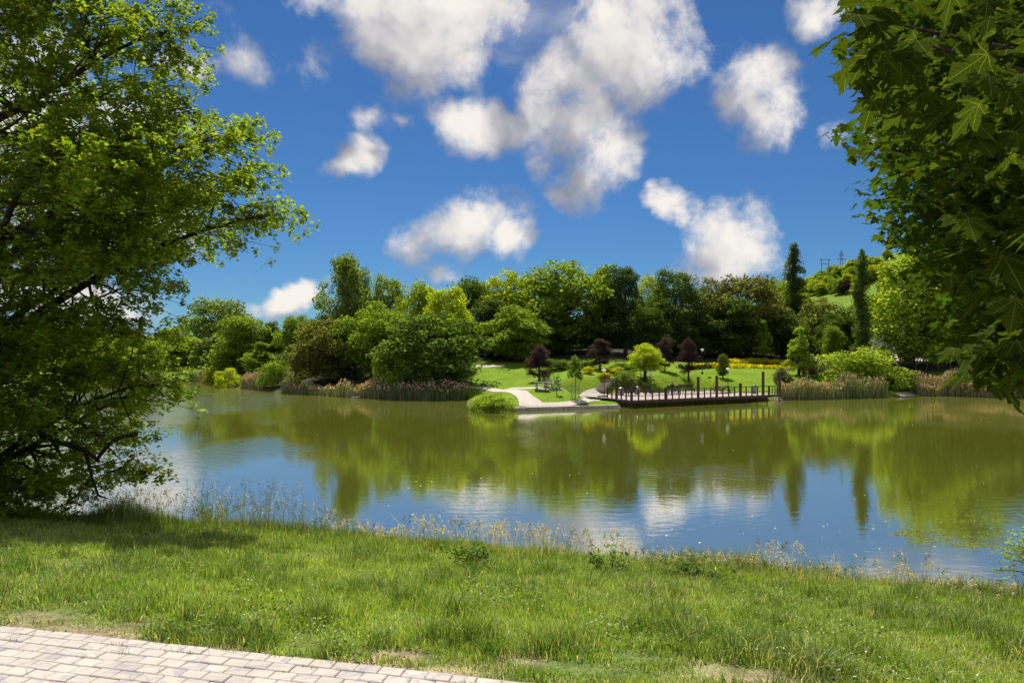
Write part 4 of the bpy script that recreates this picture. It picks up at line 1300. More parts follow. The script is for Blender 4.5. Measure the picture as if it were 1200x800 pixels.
sapling(674, 466.5, 4.0, .75, 900, 'young sapling held by three stakes on the small lawn', True)
sapling(652.5, 462.5, 1.9, .3, 90, 'thin bare young tree beside the grey picnic tables', False)

# parked cars under the trees
def car(x, row, d, rz, mat, label):
    X = (x - 600) / F * d
    t = thing('parked_car', label, 'car', (X, d, hz(X, d)), rz)
    prof = [(-2.1, .32), (-2.15, .62), (-1.95, .88), (-1.25, .95), (-.65, 1.38), (.75, 1.42), (1.45, .98), (2.05, .86), (2.15, .55), (2.1, .30)]
    b = MB(); vs = []
    for sy, k in ((-.84, 1), (.84, 1)):
        for (px, pz) in prof: vs.append((px, sy * (.82 if pz > 1.2 else 1), pz))
    n = len(prof)
    fs = [tuple(range(n)), tuple(reversed(range(n, 2 * n)))] + [(i + n, (i + 1) % n + n, (i + 1) % n, i) for i in range(n)]
    b.add(vs, fs); b.build('body', M[mat], t)
    for sy in (-1, 1):
        w = MB().add([(-1.0, sy * .83, .98), (.0, sy * .83, .98), (.0, sy * .72, 1.34), (-.6, sy * .72, 1.32)], [(0, 1, 2, 3)]); w.add([(.06, sy * .83, .98), (1.25, sy * .83, .98), (.7, sy * .72, 1.36), (.06, sy * .72, 1.34)], [(0, 1, 2, 3)])
        w.build('side_window', M['glass'], t)
        for wx in (-1.3, 1.3):
            wh = MB().tube([(wx, sy * .66, .31), (wx, sy * .86, .31)], .31, 16); o = wh.build('wheel', M['rubber'], t)
            MB().tube([(wx, sy * .85, .31), (wx, sy * .872, .31)], .19, 12).build('rim', M['silverpaint'], o)
        MB().box((-2.13, sy * .6, .68), (.06, .3, .12)).build('headlight', M['white'], t)
    MB().add([(-1.22, -.66, .985), (-1.22, .66, .985), (-.68, .58, 1.36), (-.68, -.58, 1.36)], [(3, 2, 1, 0)]).build('windscreen', M['glass'], t)
    return t


car(588, 424, 103, .3, 'carpaint', 'dark blue car parked in the shade left of another car beneath the trees')
car(603, 422, 105.5, .35, 'carpaint', 'dark car parked deeper in the shade beneath the trees')
car(558, 424, 104, .2, 'silverpaint', 'silver car parked at the left end of the pale yard')

# right bank: blue bin, fence
gb = ground_at(1052, 431.5); bin_(gb, 'small blue bin by the pale road on the right bank', 'blue', .95, .28)


def fence():
    p0 = ground_at(1060, 431); p1 = ground_at(1200, 434)
    t = thing('metal_fence', 'low grey rail fence in tree shade along the right bank', 'fence', p0)
    n = 10
    pts = []
    for i in range(n + 1):
        q = p0.lerp(p1, i / n); q.z = hz(q.x, q.y); l = q - p0; pts.append(l)
        MB().box((l.x, l.y, l.z + .45), (.07, .07, 1.1)).build('post', M['steel'], t)
    for i in range(n):
        for h in (.4, .95):
            MB().tube([pts[i] + Vector((0, -.06, h)), pts[i + 1] + Vector((0, -.06, h))], .025, 6).build('rail', M['steel'], t)


fence()

# hilltop masts
def mast(x, top, d, h, arms, label, poles=1):
    X = (x - 600) / F * d
    z = CAMZ + (HOR - top) / F * d - h
    zg = hz(X, d)
    t = thing('power_mast', label, 'mast', (X, d, zg))
    H = (z + h) - zg
    if poles == 2:
        for sx in (-1, 1): MB().box((sx * 1.6, 0, H / 2), (.18, .18, H)).build('pole', M['steel'], t)
    else:
        for sx in (-1, 1):
            MB().tube([(sx * .9, 0, -.2), (sx * .18, 0, H)], .12, 5).build('leg', M['steel'], t)
        for k in range(7):
            za = H * k / 7; zb = H * (k + 1) / 7; wa = .9 - .72 * k / 7; wb = .9 - .72 * (k + 1) / 7
            MB().tube([(-wa, 0, za), (wb, 0, zb)], .06, 4).build('brace', M['steel'], t)
    for (dz, w) in arms:
        MB().box((0, 0, H - dz), (w, .2, .2)).build('crossarm', M['steel'], t)
        for sx in (-1, 1): MB().tube([(sx * w * .45, 0, H - dz), (sx * w * .45, 0, H - dz - .8)], .08, 5).build('insulator', M['steel'], t)
    return t


mast(967, 303, 300, 10, [(.4, 4.6), (2.2, 3.4)], 'twin-pole mast on the hilltop nearest the lone poplar', 2)
mast(986, 294, 310, 14, [(1.6, 2.6), (3.6, 3.8)], 'tallest lattice mast at the top of the hill')
mast(999, 304.5, 300, 10, [(.3, 3.0), (1.6, 4.2)], 'shorter mast on the hilltop right of the tallest lattice mast')

# floating logs by the left bank
for (x, y, L, rz, lab) in ((404, 464.5, 2.3, .15, 'pale weathered log lying at the water edge under the left bank trees'), (417, 466.5, 1.2, -.4, 'short pale log floating just off the reeds')):
    d = CAMZ * F / (y - HOR); X = (x - 600) / F * d
    t = thing('log', lab, 'log', (X, d, .04), rz)
    MB().tube([(-L / 2, 0, 0), (0, .06, .05), (L / 2, 0, .12)], [.10, .12, .07], 8).build('stem', M['grey'], t)
    MB().tube([(L * .1, .04, .05), (L * .28, .2, .32)], [.05, .02], 6).build('branch_stub', M['grey'], t)

# ------------------------------------------------------------------ reed beds
def reeds(pix, n, h, label, seed, tan=.5, depth=1.3):
    """pix: photo points of the waterline the bed stands on"""
    g = np.random.default_rng(seed); a = Acc()
    pts = np.array([((x - 600) / F * (CAMZ * F / (y - HOR)), CAMZ * F / (y - HOR)) for x, y in pix])
    sl = np.hypot(*(pts[1:] - pts[:-1]).T); ii = g.choice(len(sl), n, p=sl / sl.sum()); t = g.uniform(size=n)[:, None]
    c = pts[ii] * (1 - t) + pts[ii + 1] * t
    c = c + np.stack([g.normal(size=n) * .15, g.uniform(-.1, depth, n)], 1)
    z = np.maximum(height(c[:, 0], c[:, 1]), -.1)
    b = np.column_stack([c, z])
    tall = h * (.45 + .85 * vnoise(c[:, 0] * .55, c[:, 1] * .55, seed)) * g.uniform(.7, 1.1, n)
    dry = (g.uniform(size=n) < tan * (.5 + vnoise(c[:, 0] * .4, c[:, 1] * .4, seed + 3)))
    col = np.where(dry[:, None], np.array((.24, .20, .115)), np.array((.115, .165, .04))) * g.uniform(.7, 1.2, (n, 1))
    v, f = blades(b, tall, g.uniform(.03, .055, n), g.uniform(0, .5, n) ** 1.3, g)
    a.add(v, f, np.repeat(col, 5, axis=0))
    # plumes
    k = np.nonzero(dry)[0][::2]
    top = b[k] + np.array((0, 0, 1)) * (tall[k] * .97)[:, None]
    v, f = leaves(top, rdir(len(k), g) * .5 + np.array((0, 0, 1)), rdir(len(k), g), g.uniform(.18, .34, len(k)), LEAF_OVAL)
    a.add(v, f, np.array((.36, .27, .18)))
    o = a.build('reeds', M['reed']); return tag(o, label, 'reeds', kind='stuff')


reeds([(415, 466), (440, 467), (490, 468), (548, 468.3)], 4200, 1.5, 'long reed bed below the big dark chestnut', 1, .35)
reeds([(330, 460), (365, 463), (412, 466)], 2200, 1.5, 'shaded reeds below the copper-tinged tree', 2, .35)
reeds([(283, 455), (308, 457.5)], 1300, 1.7, 'short reed bed between two bright shrubs on the left bank', 3, .7)
reeds([(226, 447.5), (250, 450.5), (262, 452)], 1300, 1.7, 'far reed bed near the end of the pond arm', 4, .65)
reeds([(83, 456.9), (143, 450.9), (185, 446.6)], 2600, 1.8, 'reeds on the far left shore seen behind the near tree', 7, .4)
reeds([(917, 468.5), (950, 468.2), (1000, 467), (1040, 466)], 4600, 2.0, 'reed bed between the platform and the little beach', 5, .3, 1.8)
reeds([(1078, 464), (1110, 464), (1150, 465.5), (1205, 467.5)], 4600, 2.2, 'reed bed with pale plumes on the right bank beyond the beach', 6, .6, 1.8)

# ------------------------------------------------------------------ near bank grass
def near_points(n, g, dmin=4.7, dmax=22.5, margin=1.12, power=1.0):
    u = g.uniform(size=n)
    d = dmin * (dmax / dmin) ** (u ** power)
    x = g.uniform(-.75 * margin, .75 * margin, n) * d
    return x, d


def build_grass():
    g = np.random.default_rng(21)
    # turf
    n = 370000
    x, y = near_points(n, g, 4.6, 22.5, 1.10, .80)
    s = sdist(x, y); ps = path_s(x, y); bare = bare_amount(x, y)
    tuft = fbm(x * 1.7, y * 1.7, 31); patch = fbm(x * .45, y * .45, 41)
    keep = (s > .05) & (ps < .02 - .10 * g.uniform(size=n)) & (g.uniform(size=n) > bare * .97) & (g.uniform(size=n) < .45 + 1.1 * tuft)
    x, y, s, tuft, patch, bare, ps = [q[keep] for q in (x, y, s, tuft, patch, bare, ps)]; n = len(x)
    z = height(x, y) - .01
    b = np.column_stack([x, y, z])
    cl2 = vnoise(x * 5.5, y * 5.5, 91)
    h = (.052 + .21 * np.clip(tuft * 1.9 - .6, 0, 1.2) * (.35 + 1.1 * cl2)) * g.uniform(.55, 1.45, n) * (1 - .5 * bare)
    h = h * (1 - .45 * sstep(-1.4, 0, ps)) + .22 * (1 - sstep(.3, 3.0, s)) * g.uniform(.3, 1.2, n)
    w = g.uniform(.003, .008, n) * (1 + y * .045)
    lush = np.array((.180, .29, .044)); dry = np.array((.46, .46, .22)); fresh = np.array((.285, .39, .056)); dark = np.array((.085, .155, .022))
    t = np.clip((patch - .30) / .4, 0, 1)[:, None]
    col = lush * (1 - t) + fresh * t
    dk = np.clip((tuft + .35 * (cl2 - .5) - .52) * 4, 0, 1)[:, None]; col = col * (1 - dk * .85) + dark * dk * .85
    dryp = np.clip((fbm(x * .8, y * .8, 123) - .52) * 5, 0, 1)
    dd = (g.uniform(size=n) < .13 + .24 * dryp + .30 * np.clip(.42 - tuft, 0, .4) * 2 + .35 * bare)[:, None]
    col = np.where(dd, dry * g.uniform(.7, 1.15, (n, 1)), col)
    a = Acc()
    v, f = blades(b, h, w, g.uniform(.1, .95, n), g, .8); a.add(v, f, np.repeat(col, 5, axis=0))
    o = a.build('grass', M['grass']); tag(o, 'ragged sunlit grass covering the near bank', 'grass', kind='stuff')

    # low broad-leaved weeds in patches
    n = 60000
    x, y = near_points(n, g, 4.6, 19, 1.1, .85)
    s = sdist(x, y); ps = path_s(x, y); pt_ = fbm(x * .8, y * .8, 77)
    keep = (s > .3) & (ps < -.05) & (pt_ > .53 + .1 * g.uniform(size=n)) & (bare_amount(x, y) < .4)
    x, y = x[keep], y[keep]; n = len(x)
    c = np.column_stack([x, y, height(x, y) + g.uniform(.02, .15, n)])
    v, f = leaves(c, rdir(n, g) * np.array((1, 1, .4)) + np.array((0, 0, .15)), rdir(n, g) * .9 + np.array((0, 0, .7)), g.uniform(.014, .034, n) * (1 + y * .03), LEAF_OVAL)
    cc = np.array((.14, .21, .026)) * g.uniform(.7, 1.5, (n, 1))
    a = Acc(); a.add(v, f, np.repeat(cc, len(LEAF_OVAL[0]), axis=0))
    # tiny pale clover heads
    k = g.choice(n, 120); v, f = leaves(c[k] + np.array((0, 0, .05)), rdir(120, g), np.tile((0, 0, 1.), (120, 1)), .022, LEAF_OVAL)
    a.add(v, f, np.array((.65, .65, .6)))
    o = a.build('ground_cover', M['grass']); tag(o, 'low clover and broad-leaved weeds spread through the near grass', 'weeds', kind='stuff')

    # long grass along the water's edge
    n = 34000
    t = g.uniform(size=n)
    near = SHORE[1:11]
    X = g.uniform(-21, 14.5, n); Y = np.interp(X, near[:, 0], near[:, 1]); off = g.exponential(.75, n) + .02
    Y = Y - off
    s = sdist(X, Y); X, Y, off = X[s > .02], Y[s > .02], off[s > .02]; n = len(X)
    b = np.column_stack([X, Y, height(X, Y) - .02])
    cl = .5 * fbm(X * .9, Y * .9, 55) + .5 * vnoise(X * .45, Y * .45, 56)
    leftw = 1 - sstep(-9, -3, X)
    h = (.10 + 1.0 * np.clip(cl - .32, 0, .5)) * g.uniform(.5, 1.35, n) * np.exp(-off * .28) * (1 + .55 * leftw)
    col = np.where((g.uniform(size=n) < .22)[:, None], np.array((.26, .25, .09)), np.array((.11, .18, .02))) * g.uniform(.7, 1.25, (n, 1))
    a = Acc(); v, f = blades(b, h, g.uniform(.007, .013, n) * 1.25, g.uniform(.05, .7, n), g, .8); a.add(v, f, np.repeat(col, 5, axis=0))
    o = a.build('long_grass', M['grass']); tag(o, 'longer rough grass fringing the water edge of the near bank', 'grass', kind='stuff')

    # seeding stems against the water
    n = 1620
    X = np.concatenate([g.uniform(-16, -4.2, 620), g.uniform(-4, 13, 1000)]); Y = np.interp(X, near[:, 0], near[:, 1]) - g.uniform(0, 1.5, n)
    b = np.column_stack([X, Y, height(X, Y) - .02])
    leftw = 1 - sstep(-6, -3, X)
    cl = vnoise(X * .9, Y * .9, 66)
    h = (.46 + .60 * leftw + .35 * (cl > .62)) * g.uniform(.55, 1.12, n)
    pal = (g.uniform(size=n) < .75 - .6 * leftw)[:, None]
    col = np.where(pal, np.array((.44, .38, .28)), np.array((.11, .13, .05)))
    a = Acc(); ln = g.uniform(.05, .35, n)
    n0 = len(X)
    v, f = blades(b, h, np.full(n, .009), ln, g, .5); tip = v.reshape(-1, 5, 3)[:, 4]; mid = v.reshape(-1, 5, 3)[:, 2]
    a.add(v, f, np.repeat(col, 5, axis=0))
    for k in range(22):     # spikelets along the upper stem
        tt = g.uniform(.55, 1.0, n0)[:, None]
        c = mid + (tip - mid) * tt + g.normal(size=(n0, 3)) * .022
        v, f = leaves(c, rdir(n0, g) * .9 + np.array((0, 0, .35)), rdir(n0, g), g.uniform(.012, .038, n0), LEAF_CARD)
        a.add(v, f, np.repeat(col, 4, axis=0))
    o = a.build('grass_stems', M['grass']); tag(o, 'thin seeding grass stems standing up against the water', 'grass', kind='stuff')


build_grass()


def joint_weeds():
    g = np.random.default_rng(8); a = Acc()
    for i in range(46):
        u = g.uniform(-.5, 6.5); w = g.exponential(.12) + .0
        r_ = round(w / .122) * .122 + .01
        x = PATH_A[0] + PATH_DIR[0] * u + PATH_N[0] * r_; y = PATH_A[1] + PATH_DIR[1] * u + PATH_N[1] * r_
        m = int(g.integers(5, 26)); b = np.column_stack([x + g.normal(size=m) * .05 * PATH_DIR[0], y + g.normal(size=m) * .05 * PATH_DIR[1] + g.normal(size=m) * .006, np.full(m, PATH_Z - .015)])
        v, f = blades(b, g.uniform(.015, .06, m), g.uniform(.003, .007, m), g.uniform(.3, 1, m), g, .8)
        a.add(v, f, np.repeat(np.array((.19, .26, .04)) * g.uniform(.6, 1.3, (m, 1)), 5, axis=0))
    o = a.build('joint_weeds', M['grass']); tag(o, 'small tufts of grass sprouting from the paving joints', 'weeds', kind='stuff')


joint_weeds()


def weed(x, y, r, h, n, col, label, leaf=.08, seed=1):
    g = np.random.default_rng(seed); p = ground_at(x, y)
    t = thing('leafy_weed', label, 'plant', p)
    st = MB(); C = []
    for i in range(16):
        a = g.uniform(0, 6.28); q = r * math.sqrt(g.uniform()); e = Vector((q * math.cos(a), q * math.sin(a), h * g.uniform(.45, 1)))
        st.tube([(e.x * .15, e.y * .15, -.03), e * .6, e], [.008, .006, .003], 4); C.append(e)
    st.build('stems', M['bark'], t)
    C = np.array([c[:] for c in C]); i = g.choice(len(C), n); f_ = g.uniform(.25, 1.05, (n, 1))
    c = C[i] * f_ + g.normal(size=(n, 3)) * .05; c[:, 2] = np.maximum(c[:, 2], .03)
    v, f = leaves(c, rdir(n, g) * np.array((1, 1, .5)), rdir(n, g) * .6 + np.array((0, 0, 1)), leaf * g.uniform(.6, 1.3, n), LEAF_OVAL)
    o = link('leaves', mesh_np('leaves', v, f), M['nearleaf'], t); o.color = (*col, 1)
    return t


weed(548, 668, .6, .46, 700, (.12, .185, .022), 'dark leafy weed clump standing above the grass by pale stems', .085, 3)
weed(715, 672, .5, .42, 420, (.11, .17, .025), 'low dark weed clump in front of the cloud reflection', .08, 4)
weed(815, 678, .9, .38, 900, (.11, .18, .022), 'wide leafy weed patch at the water edge', .08, 5)
weed(250, 612, .9, .55, 420, (.09, .14, .02), 'tall dark weed clump at the shaded water edge by the near tree', .09, 8)

# sapling at the right edge
def right_sapling():
    g = np.random.default_rng(5); p = ground_at(1215, 708)
    t = thing('sapling', 'bright leafy sapling leaning in over the water beside the near bank', 'tree', p)
    st = MB(); C = []
    st.tube([(0, 0, -.05), (.05, .1, .7), (0, .2, 1.5)], [.03, .02, .008], 6)
    for i in range(22):
        z = g.uniform(.25, 1.45); a = g.uniform(0, 6.28); q = g.uniform(.45, 1.0) * (1.2 - .4 * z)
        e = Vector((q * math.cos(a), q * math.sin(a) + .1, z + g.uniform(-.1, .15)))
        st.tube([(.03, .1 * z, z * .8), e * .55 + Vector((0, 0, z * .42)), e], [.01, .008, .003], 4); C.append((Vector((.03, .1 * z, z * .8)), e))
    st.build('trunk', M['bark'], t)
    n = 1500; i = g.choice(len(C), n); A = np.array([c[0][:] for c in C])[i]; B = np.array([c[1][:] for c in C])[i]
    c = A + (B - A) * g.uniform(.3, 1.05, (n, 1)) + g.normal(size=(n, 3)) * .06
    v, f = leaves(c, rdir(n, g) * np.array((1, 1, .4)), rdir(n, g) * .5 + np.array((0, 0, 1)), g.uniform(.05, .085, n), LEAF_OVAL)
    o = link('crown', mesh_np('crown', v, f), M['nearleaf'], t); o.color = (.20, .27, .015, 1)


right_sapling()

# ------------------------------------------------------------------ floating weed on the water
def floating():
    g = np.random.default_rng(12)
    n = 30000
    px = g.uniform(1000, 1230, n); py = g.uniform(596, 662, n)
    d = CAMZ * F / (py - HOR); X = (px - 600) / F * d
    lo = np.interp(px, [1015, 1040, 1080, 1140, 1230], [612, 628, 645, 660, 662]); hi = np.interp(px, [1015, 1040, 1090, 1230], [608, 598, 596, 600])
    m = fbm(X * .9, d * 1.9, 15, 4)
    edge = np.clip(np.minimum(lo - py, py - hi) / 10, 0, 1)
    keep = (g.uniform(size=n) < np.clip((m - .50) * 5, 0, 1)) & (g.uniform(size=n) < edge) & (g.uniform(size=n) < .15 + .85 * np.clip(1 - (lo - py) / 34, 0, 1)) & (sdist(X, d) < -.1)
    X, d = X[keep], d[keep]; n = len(X)
    c = np.column_stack([X, d, np.full(n, .008) + g.uniform(0, .004, n)])
    a = g.uniform(0, 6.28, n)
    v, f = leaves(c, np.column_stack([np.cos(a), np.sin(a), np.zeros(n)]), np.tile((0, 0, 1.), (n, 1)), g.uniform(.03, .08, n), LEAF_CARD)
    v[:, 2] = np.clip(v[:, 2], .006, .02)
    A = Acc(); A.add(v, f, np.repeat(np.array((.16, .19, .02)) * g.uniform(.6, 1.3, (n, 1)), 4, axis=0))
    o = A.build('duckweed', M['grass']); tag(o, 'mat of floating green pond weed near the right bank', 'pond weed', kind='stuff')
    n = 170
    py = 470 + 190 * g.uniform(size=n) ** 1.4; px = g.uniform(200, 1190, n); d = CAMZ * F / (py - HOR); X = (px - 600) / F * d
    k = (sdist(X, d) < -.4); X, d = X[k], d[k]; n = len(X)
    c = np.column_stack([X, d, np.full(n, .008)]); a = g.uniform(0, 6.28, n)
    v, f = leaves(c, np.column_stack([np.cos(a), np.sin(a), np.zeros(n)]), np.tile((0, 0, 1.), (n, 1)), g.uniform(.03, .09, n), LEAF_CARD)
    v[:, 2] = np.clip(v[:, 2], .006, .03)
    A = Acc(); A.add(v, f, np.array((.6, .6, .52)))
    o = A.build('floating_petals', M['reed']); tag(o, 'pale petals and fluff scattered on the pond surface', 'petals', kind='stuff')


floating()

# ------------------------------------------------------------------ big tree on the left
def left_tree():
    g = np.random.default_rng(77)
    bx, by = -14.6, 18.4
    bz = hz(bx, by)
    t = thing('oak_tree', 'large leafy tree filling the left side, branches reaching over the pond', 'tree', (bx, by, bz))
    # right-hand outline of the crown in the photo: row -> column
    prof = [(-140, 110), (-60, 170), (0, 215), (35, 240), (75, 235), (100, 205), (135, 270), (165, 300), (200, 310), (235, 335), (255, 345), (275, 290), (300, 235), (325, 192), (370, 180), (410, 182), (450, 186), (475, 158), (505, 146), (545, 160), (575, 118), (600, 60)]
    zz = np.array([CAMZ + (HOR - r) / F * by for r, c in prof])[::-1]; rr = np.array([(c - 600) / F * by - bx for r, c in prof])[::-1]
    zmax = zz[-1] + 1.2
    zz = np.append(zz, zmax + .6); rr = np.append(rr, .8)

    def Rz(z): return np.interp(z, zz, rr)
    trunk = MB()
    main = [Vector((0, 0, -.3)), Vector((.1, 0, 1.5)), Vector((.2, .1, 4)), Vector((.1, .2, 7.5)), Vector((-.1, .1, 11)), Vector((0, 0, 15.5))]
    trunk.tube(main, [.55, .40, .34, .25, .16, .03], 12)

    def on_trunk(z):
        for i in range(len(main) - 1):
            if main[i].z <= z <= main[i + 1].z:
                f = (z - main[i].z) / (main[i + 1].z - main[i].z); return main[i].lerp(main[i + 1], f)
        return main[-1].copy()
    tk = trunk.build('trunk', M['barkdark'], t, True)
    # branch ends fill the crown volume
    ends = []
    tries = 0
    while len(ends) < 430 and tries < 14000:
        tries += 1
        z = g.uniform(.9, zmax) if g.uniform() < .86 else g.uniform(.9, 7.0); a = g.uniform(-np.pi, np.pi)
        side = np.cos(a)
        Rm = Rz(z) * (1 if side > .3 else .82) * (.93 + .10 * np.sin(a * 5 + z * 1.3))
        Rm = max(.6, Rm - .55)
        q = Rm * np.sqrt(g.uniform(.10, 1.0))
        e = Vector((q * np.cos(a), q * np.sin(a), z - bz))
        if e.y < -3.5 and g.uniform() < .35: continue      # the camera side is a little thinner
        if any((e - o).length < .56 for o in ends): continue
        ends.append(e)
    # the broad middle of the crown, towards the water
    k = 0
    while k < 80:
        y = g.uniform(125, 320); xr = np.interp(y, [r for r, c in prof], [c for r, c in prof]); x = g.uniform(40, xr - 30); dd = g.uniform(-3.2, 3.2)
        p = P(x, y, by + dd); e = Vector((p.x - bx, p.y - by, p.z - bz)); k += 1
        if any((e - o).length < .5 for o in ends): continue
        ends.append(e)
    # long limbs that reach past the outline
    for (x, y, dd) in ((352, 250, 0), (318, 205, -.5), (312, 160, .5), (285, 152, 0), (240, 32, 0), (238, 68, .6), (330, 240, .8), (300, 268, 0), (270, 285, .5), (205, 452, -.6), (198, 462, .5), (182, 552, -.4), (165, 545, .4), (215, 60, 0), (215, 5, .4), (205, 335, .4), (195, 385, -.3), (205, 440, .6), (160, 505, 0)):
        p = P(x - 18, y, by + dd); ends.append(Vector((p.x - bx, p.y - by, p.z - bz)))
    limb = MB()
    # a few main limbs leave the trunk; every other branch end hangs on the nearest of them
    order = [max(range(len(ends)), key=lambda i: ends[i].x)]
    while len(order) < 26:
        order.append(max(range(len(ends)), key=lambda i: min((ends[i] - ends[j]).length for j in order) + .35 * math.hypot(ends[i].x, ends[i].y)))
    nodes = []
    for i in order:
        e = ends[i]; rad = math.hypot(e.x, e.y)
        z0 = max(.9, min(14.0, e.z - rad * (.42 if e.z > 3 else -.15) - .3)); s = on_trunk(z0)
        m1 = s.lerp(e, .33) + Vector((0, 0, .08 * rad)) + Vector(g.normal(size=3)) * .30
        m2 = s.lerp(e, .68) + Vector((0, 0, .07 * rad)) + Vector(g.normal(size=3)) * .30
        r0 = .05 + .011 * rad; pts = []
        for k in range(9):
            u = k / 8; pts.append(s * (1 - u) ** 3 + m1 * 3 * u * (1 - u) ** 2 + m2 * 3 * u * u * (1 - u) + e * u ** 3)
        limb.tube(pts, [r0 * (1 - .9 * k / 8) for k in range(9)], 6, False)
        nodes += [(p, r0 * (1 - .9 * k / 8)) for k, p in enumerate(pts)][1:8]
    for k in range(2, 15): nodes.append((on_trunk(float(k)), .09))
    for i, e in enumerate(ends):
        if i in order: continue
        rad = math.hypot(e.x, e.y)
        best = min(nodes, key=lambda q: (q[0] - e).length + (1.5 if math.hypot(q[0].x, q[0].y) > rad else 0) + (.8 if q[0].z > e.z + .5 else 0))
        s = best[0]; r0 = min(best[1] * .7, .05)
        m1 = s.lerp(e, .5) + Vector((0, 0, .06 * (e - s).length)) + Vector(g.normal(size=3)) * .15
        limb.tube([s, m1, e], [r0, r0 * .6, .006], 4, False)
    limb.build('limbs', M['barkdark'], t, True)
    # broken bare limb over the water
    dead = MB(); q = lambda x, y, d: P(x, y, d) - Vector((bx, by, bz))
    dead.tube([q(30, 500, 18.2), q(62, 515, 17.9), q(100, 528, 17.7), q(116, 540, 17.6)], [.10, .075, .06, .04], 7)
    dead.tube([q(112, 540, 17.6), q(128, 520, 17.6), q(142, 512, 17.6), q(161, 508, 17.6)], [.045, .05, .055, .055], 7)
    dead.tube([q(100, 528, 17.7), q(108, 560, 17.5), q(115, 580, 17.4), q(127, 584, 17.3)], [.05, .035, .03, .012], 6)
    dead.tube([q(108, 560, 17.5), q(95, 572, 17.4), q(84, 590, 17.4)], [.025, .016, .006], 5)
    dead.build('broken_limb', M['barkdark'], t, True)
    tw = MB()
    # sprays of leaves
    E = np.array([e[:] for e in ends]); per = 572
    outw = unit(E * np.array((1, 1, .12)) + 1e-6)
    cs = []; ds = []; ns = []
    for i in range(len(E)):
        o = outw[i]; latv = np.array((-o[1], o[0], 0)); k = 26
        # sub-twigs fan out from the branch end
        u = g.uniform(-1.0, .75, k); l = g.normal(size=k) * .50; h = g.normal(size=k) * .20
        tips = E[i] + np.outer(u, o) + np.outer(l, latv) + np.outer(h, (0, 0, 1.0)) - np.outer(.22 * (u ** 2 + l ** 2), (0, 0, 1.0))
        for j in range(0, k, 4): tw.tube([Vector(E[i] - o * .9), Vector((E[i] - o * .9) * .4 + tips[j] * .6), Vector(tips[j])], [.016, .010, .004], 3, False)
        m = per // k
        for j in range(k):
            # rosette of drooping leaves at each twig tip
            a = g.uniform(0, 2 * np.pi, m); dn = np.stack([np.cos(a), np.sin(a), g.uniform(-.85, .25, m)], 1) + o * .35
            cs.append(tips[j] + g.normal(size=(m, 3)) * .07); ds.append(dn); ns.append(np.stack([np.cos(a) * .4, np.sin(a) * .4, np.ones(m)], 1) + g.normal(size=(m, 3)) * .45)
    tw.build('twigs', M['barkdark'], t)
    c = np.concatenate(cs); d = np.concatenate(ds); n = np.concatenate(ns)
    v, f = leaves(c, d, n, g.uniform(.085, .155, len(c)), (LEAF_OVAL[0][[0, 1, 2, 6]] * np.array((1.15, 1, 1)), np.array([(0, 3, 1), (0, 2, 3)])))
    v[:, 2] = np.maximum(v[:, 2], -.4)
    o = link('crown', mesh_np('crown', v, f), M['nearleaf'], t); o.color = (.165, .235, .020, 1)
    o['kind'] = 'stuff'


left_tree()

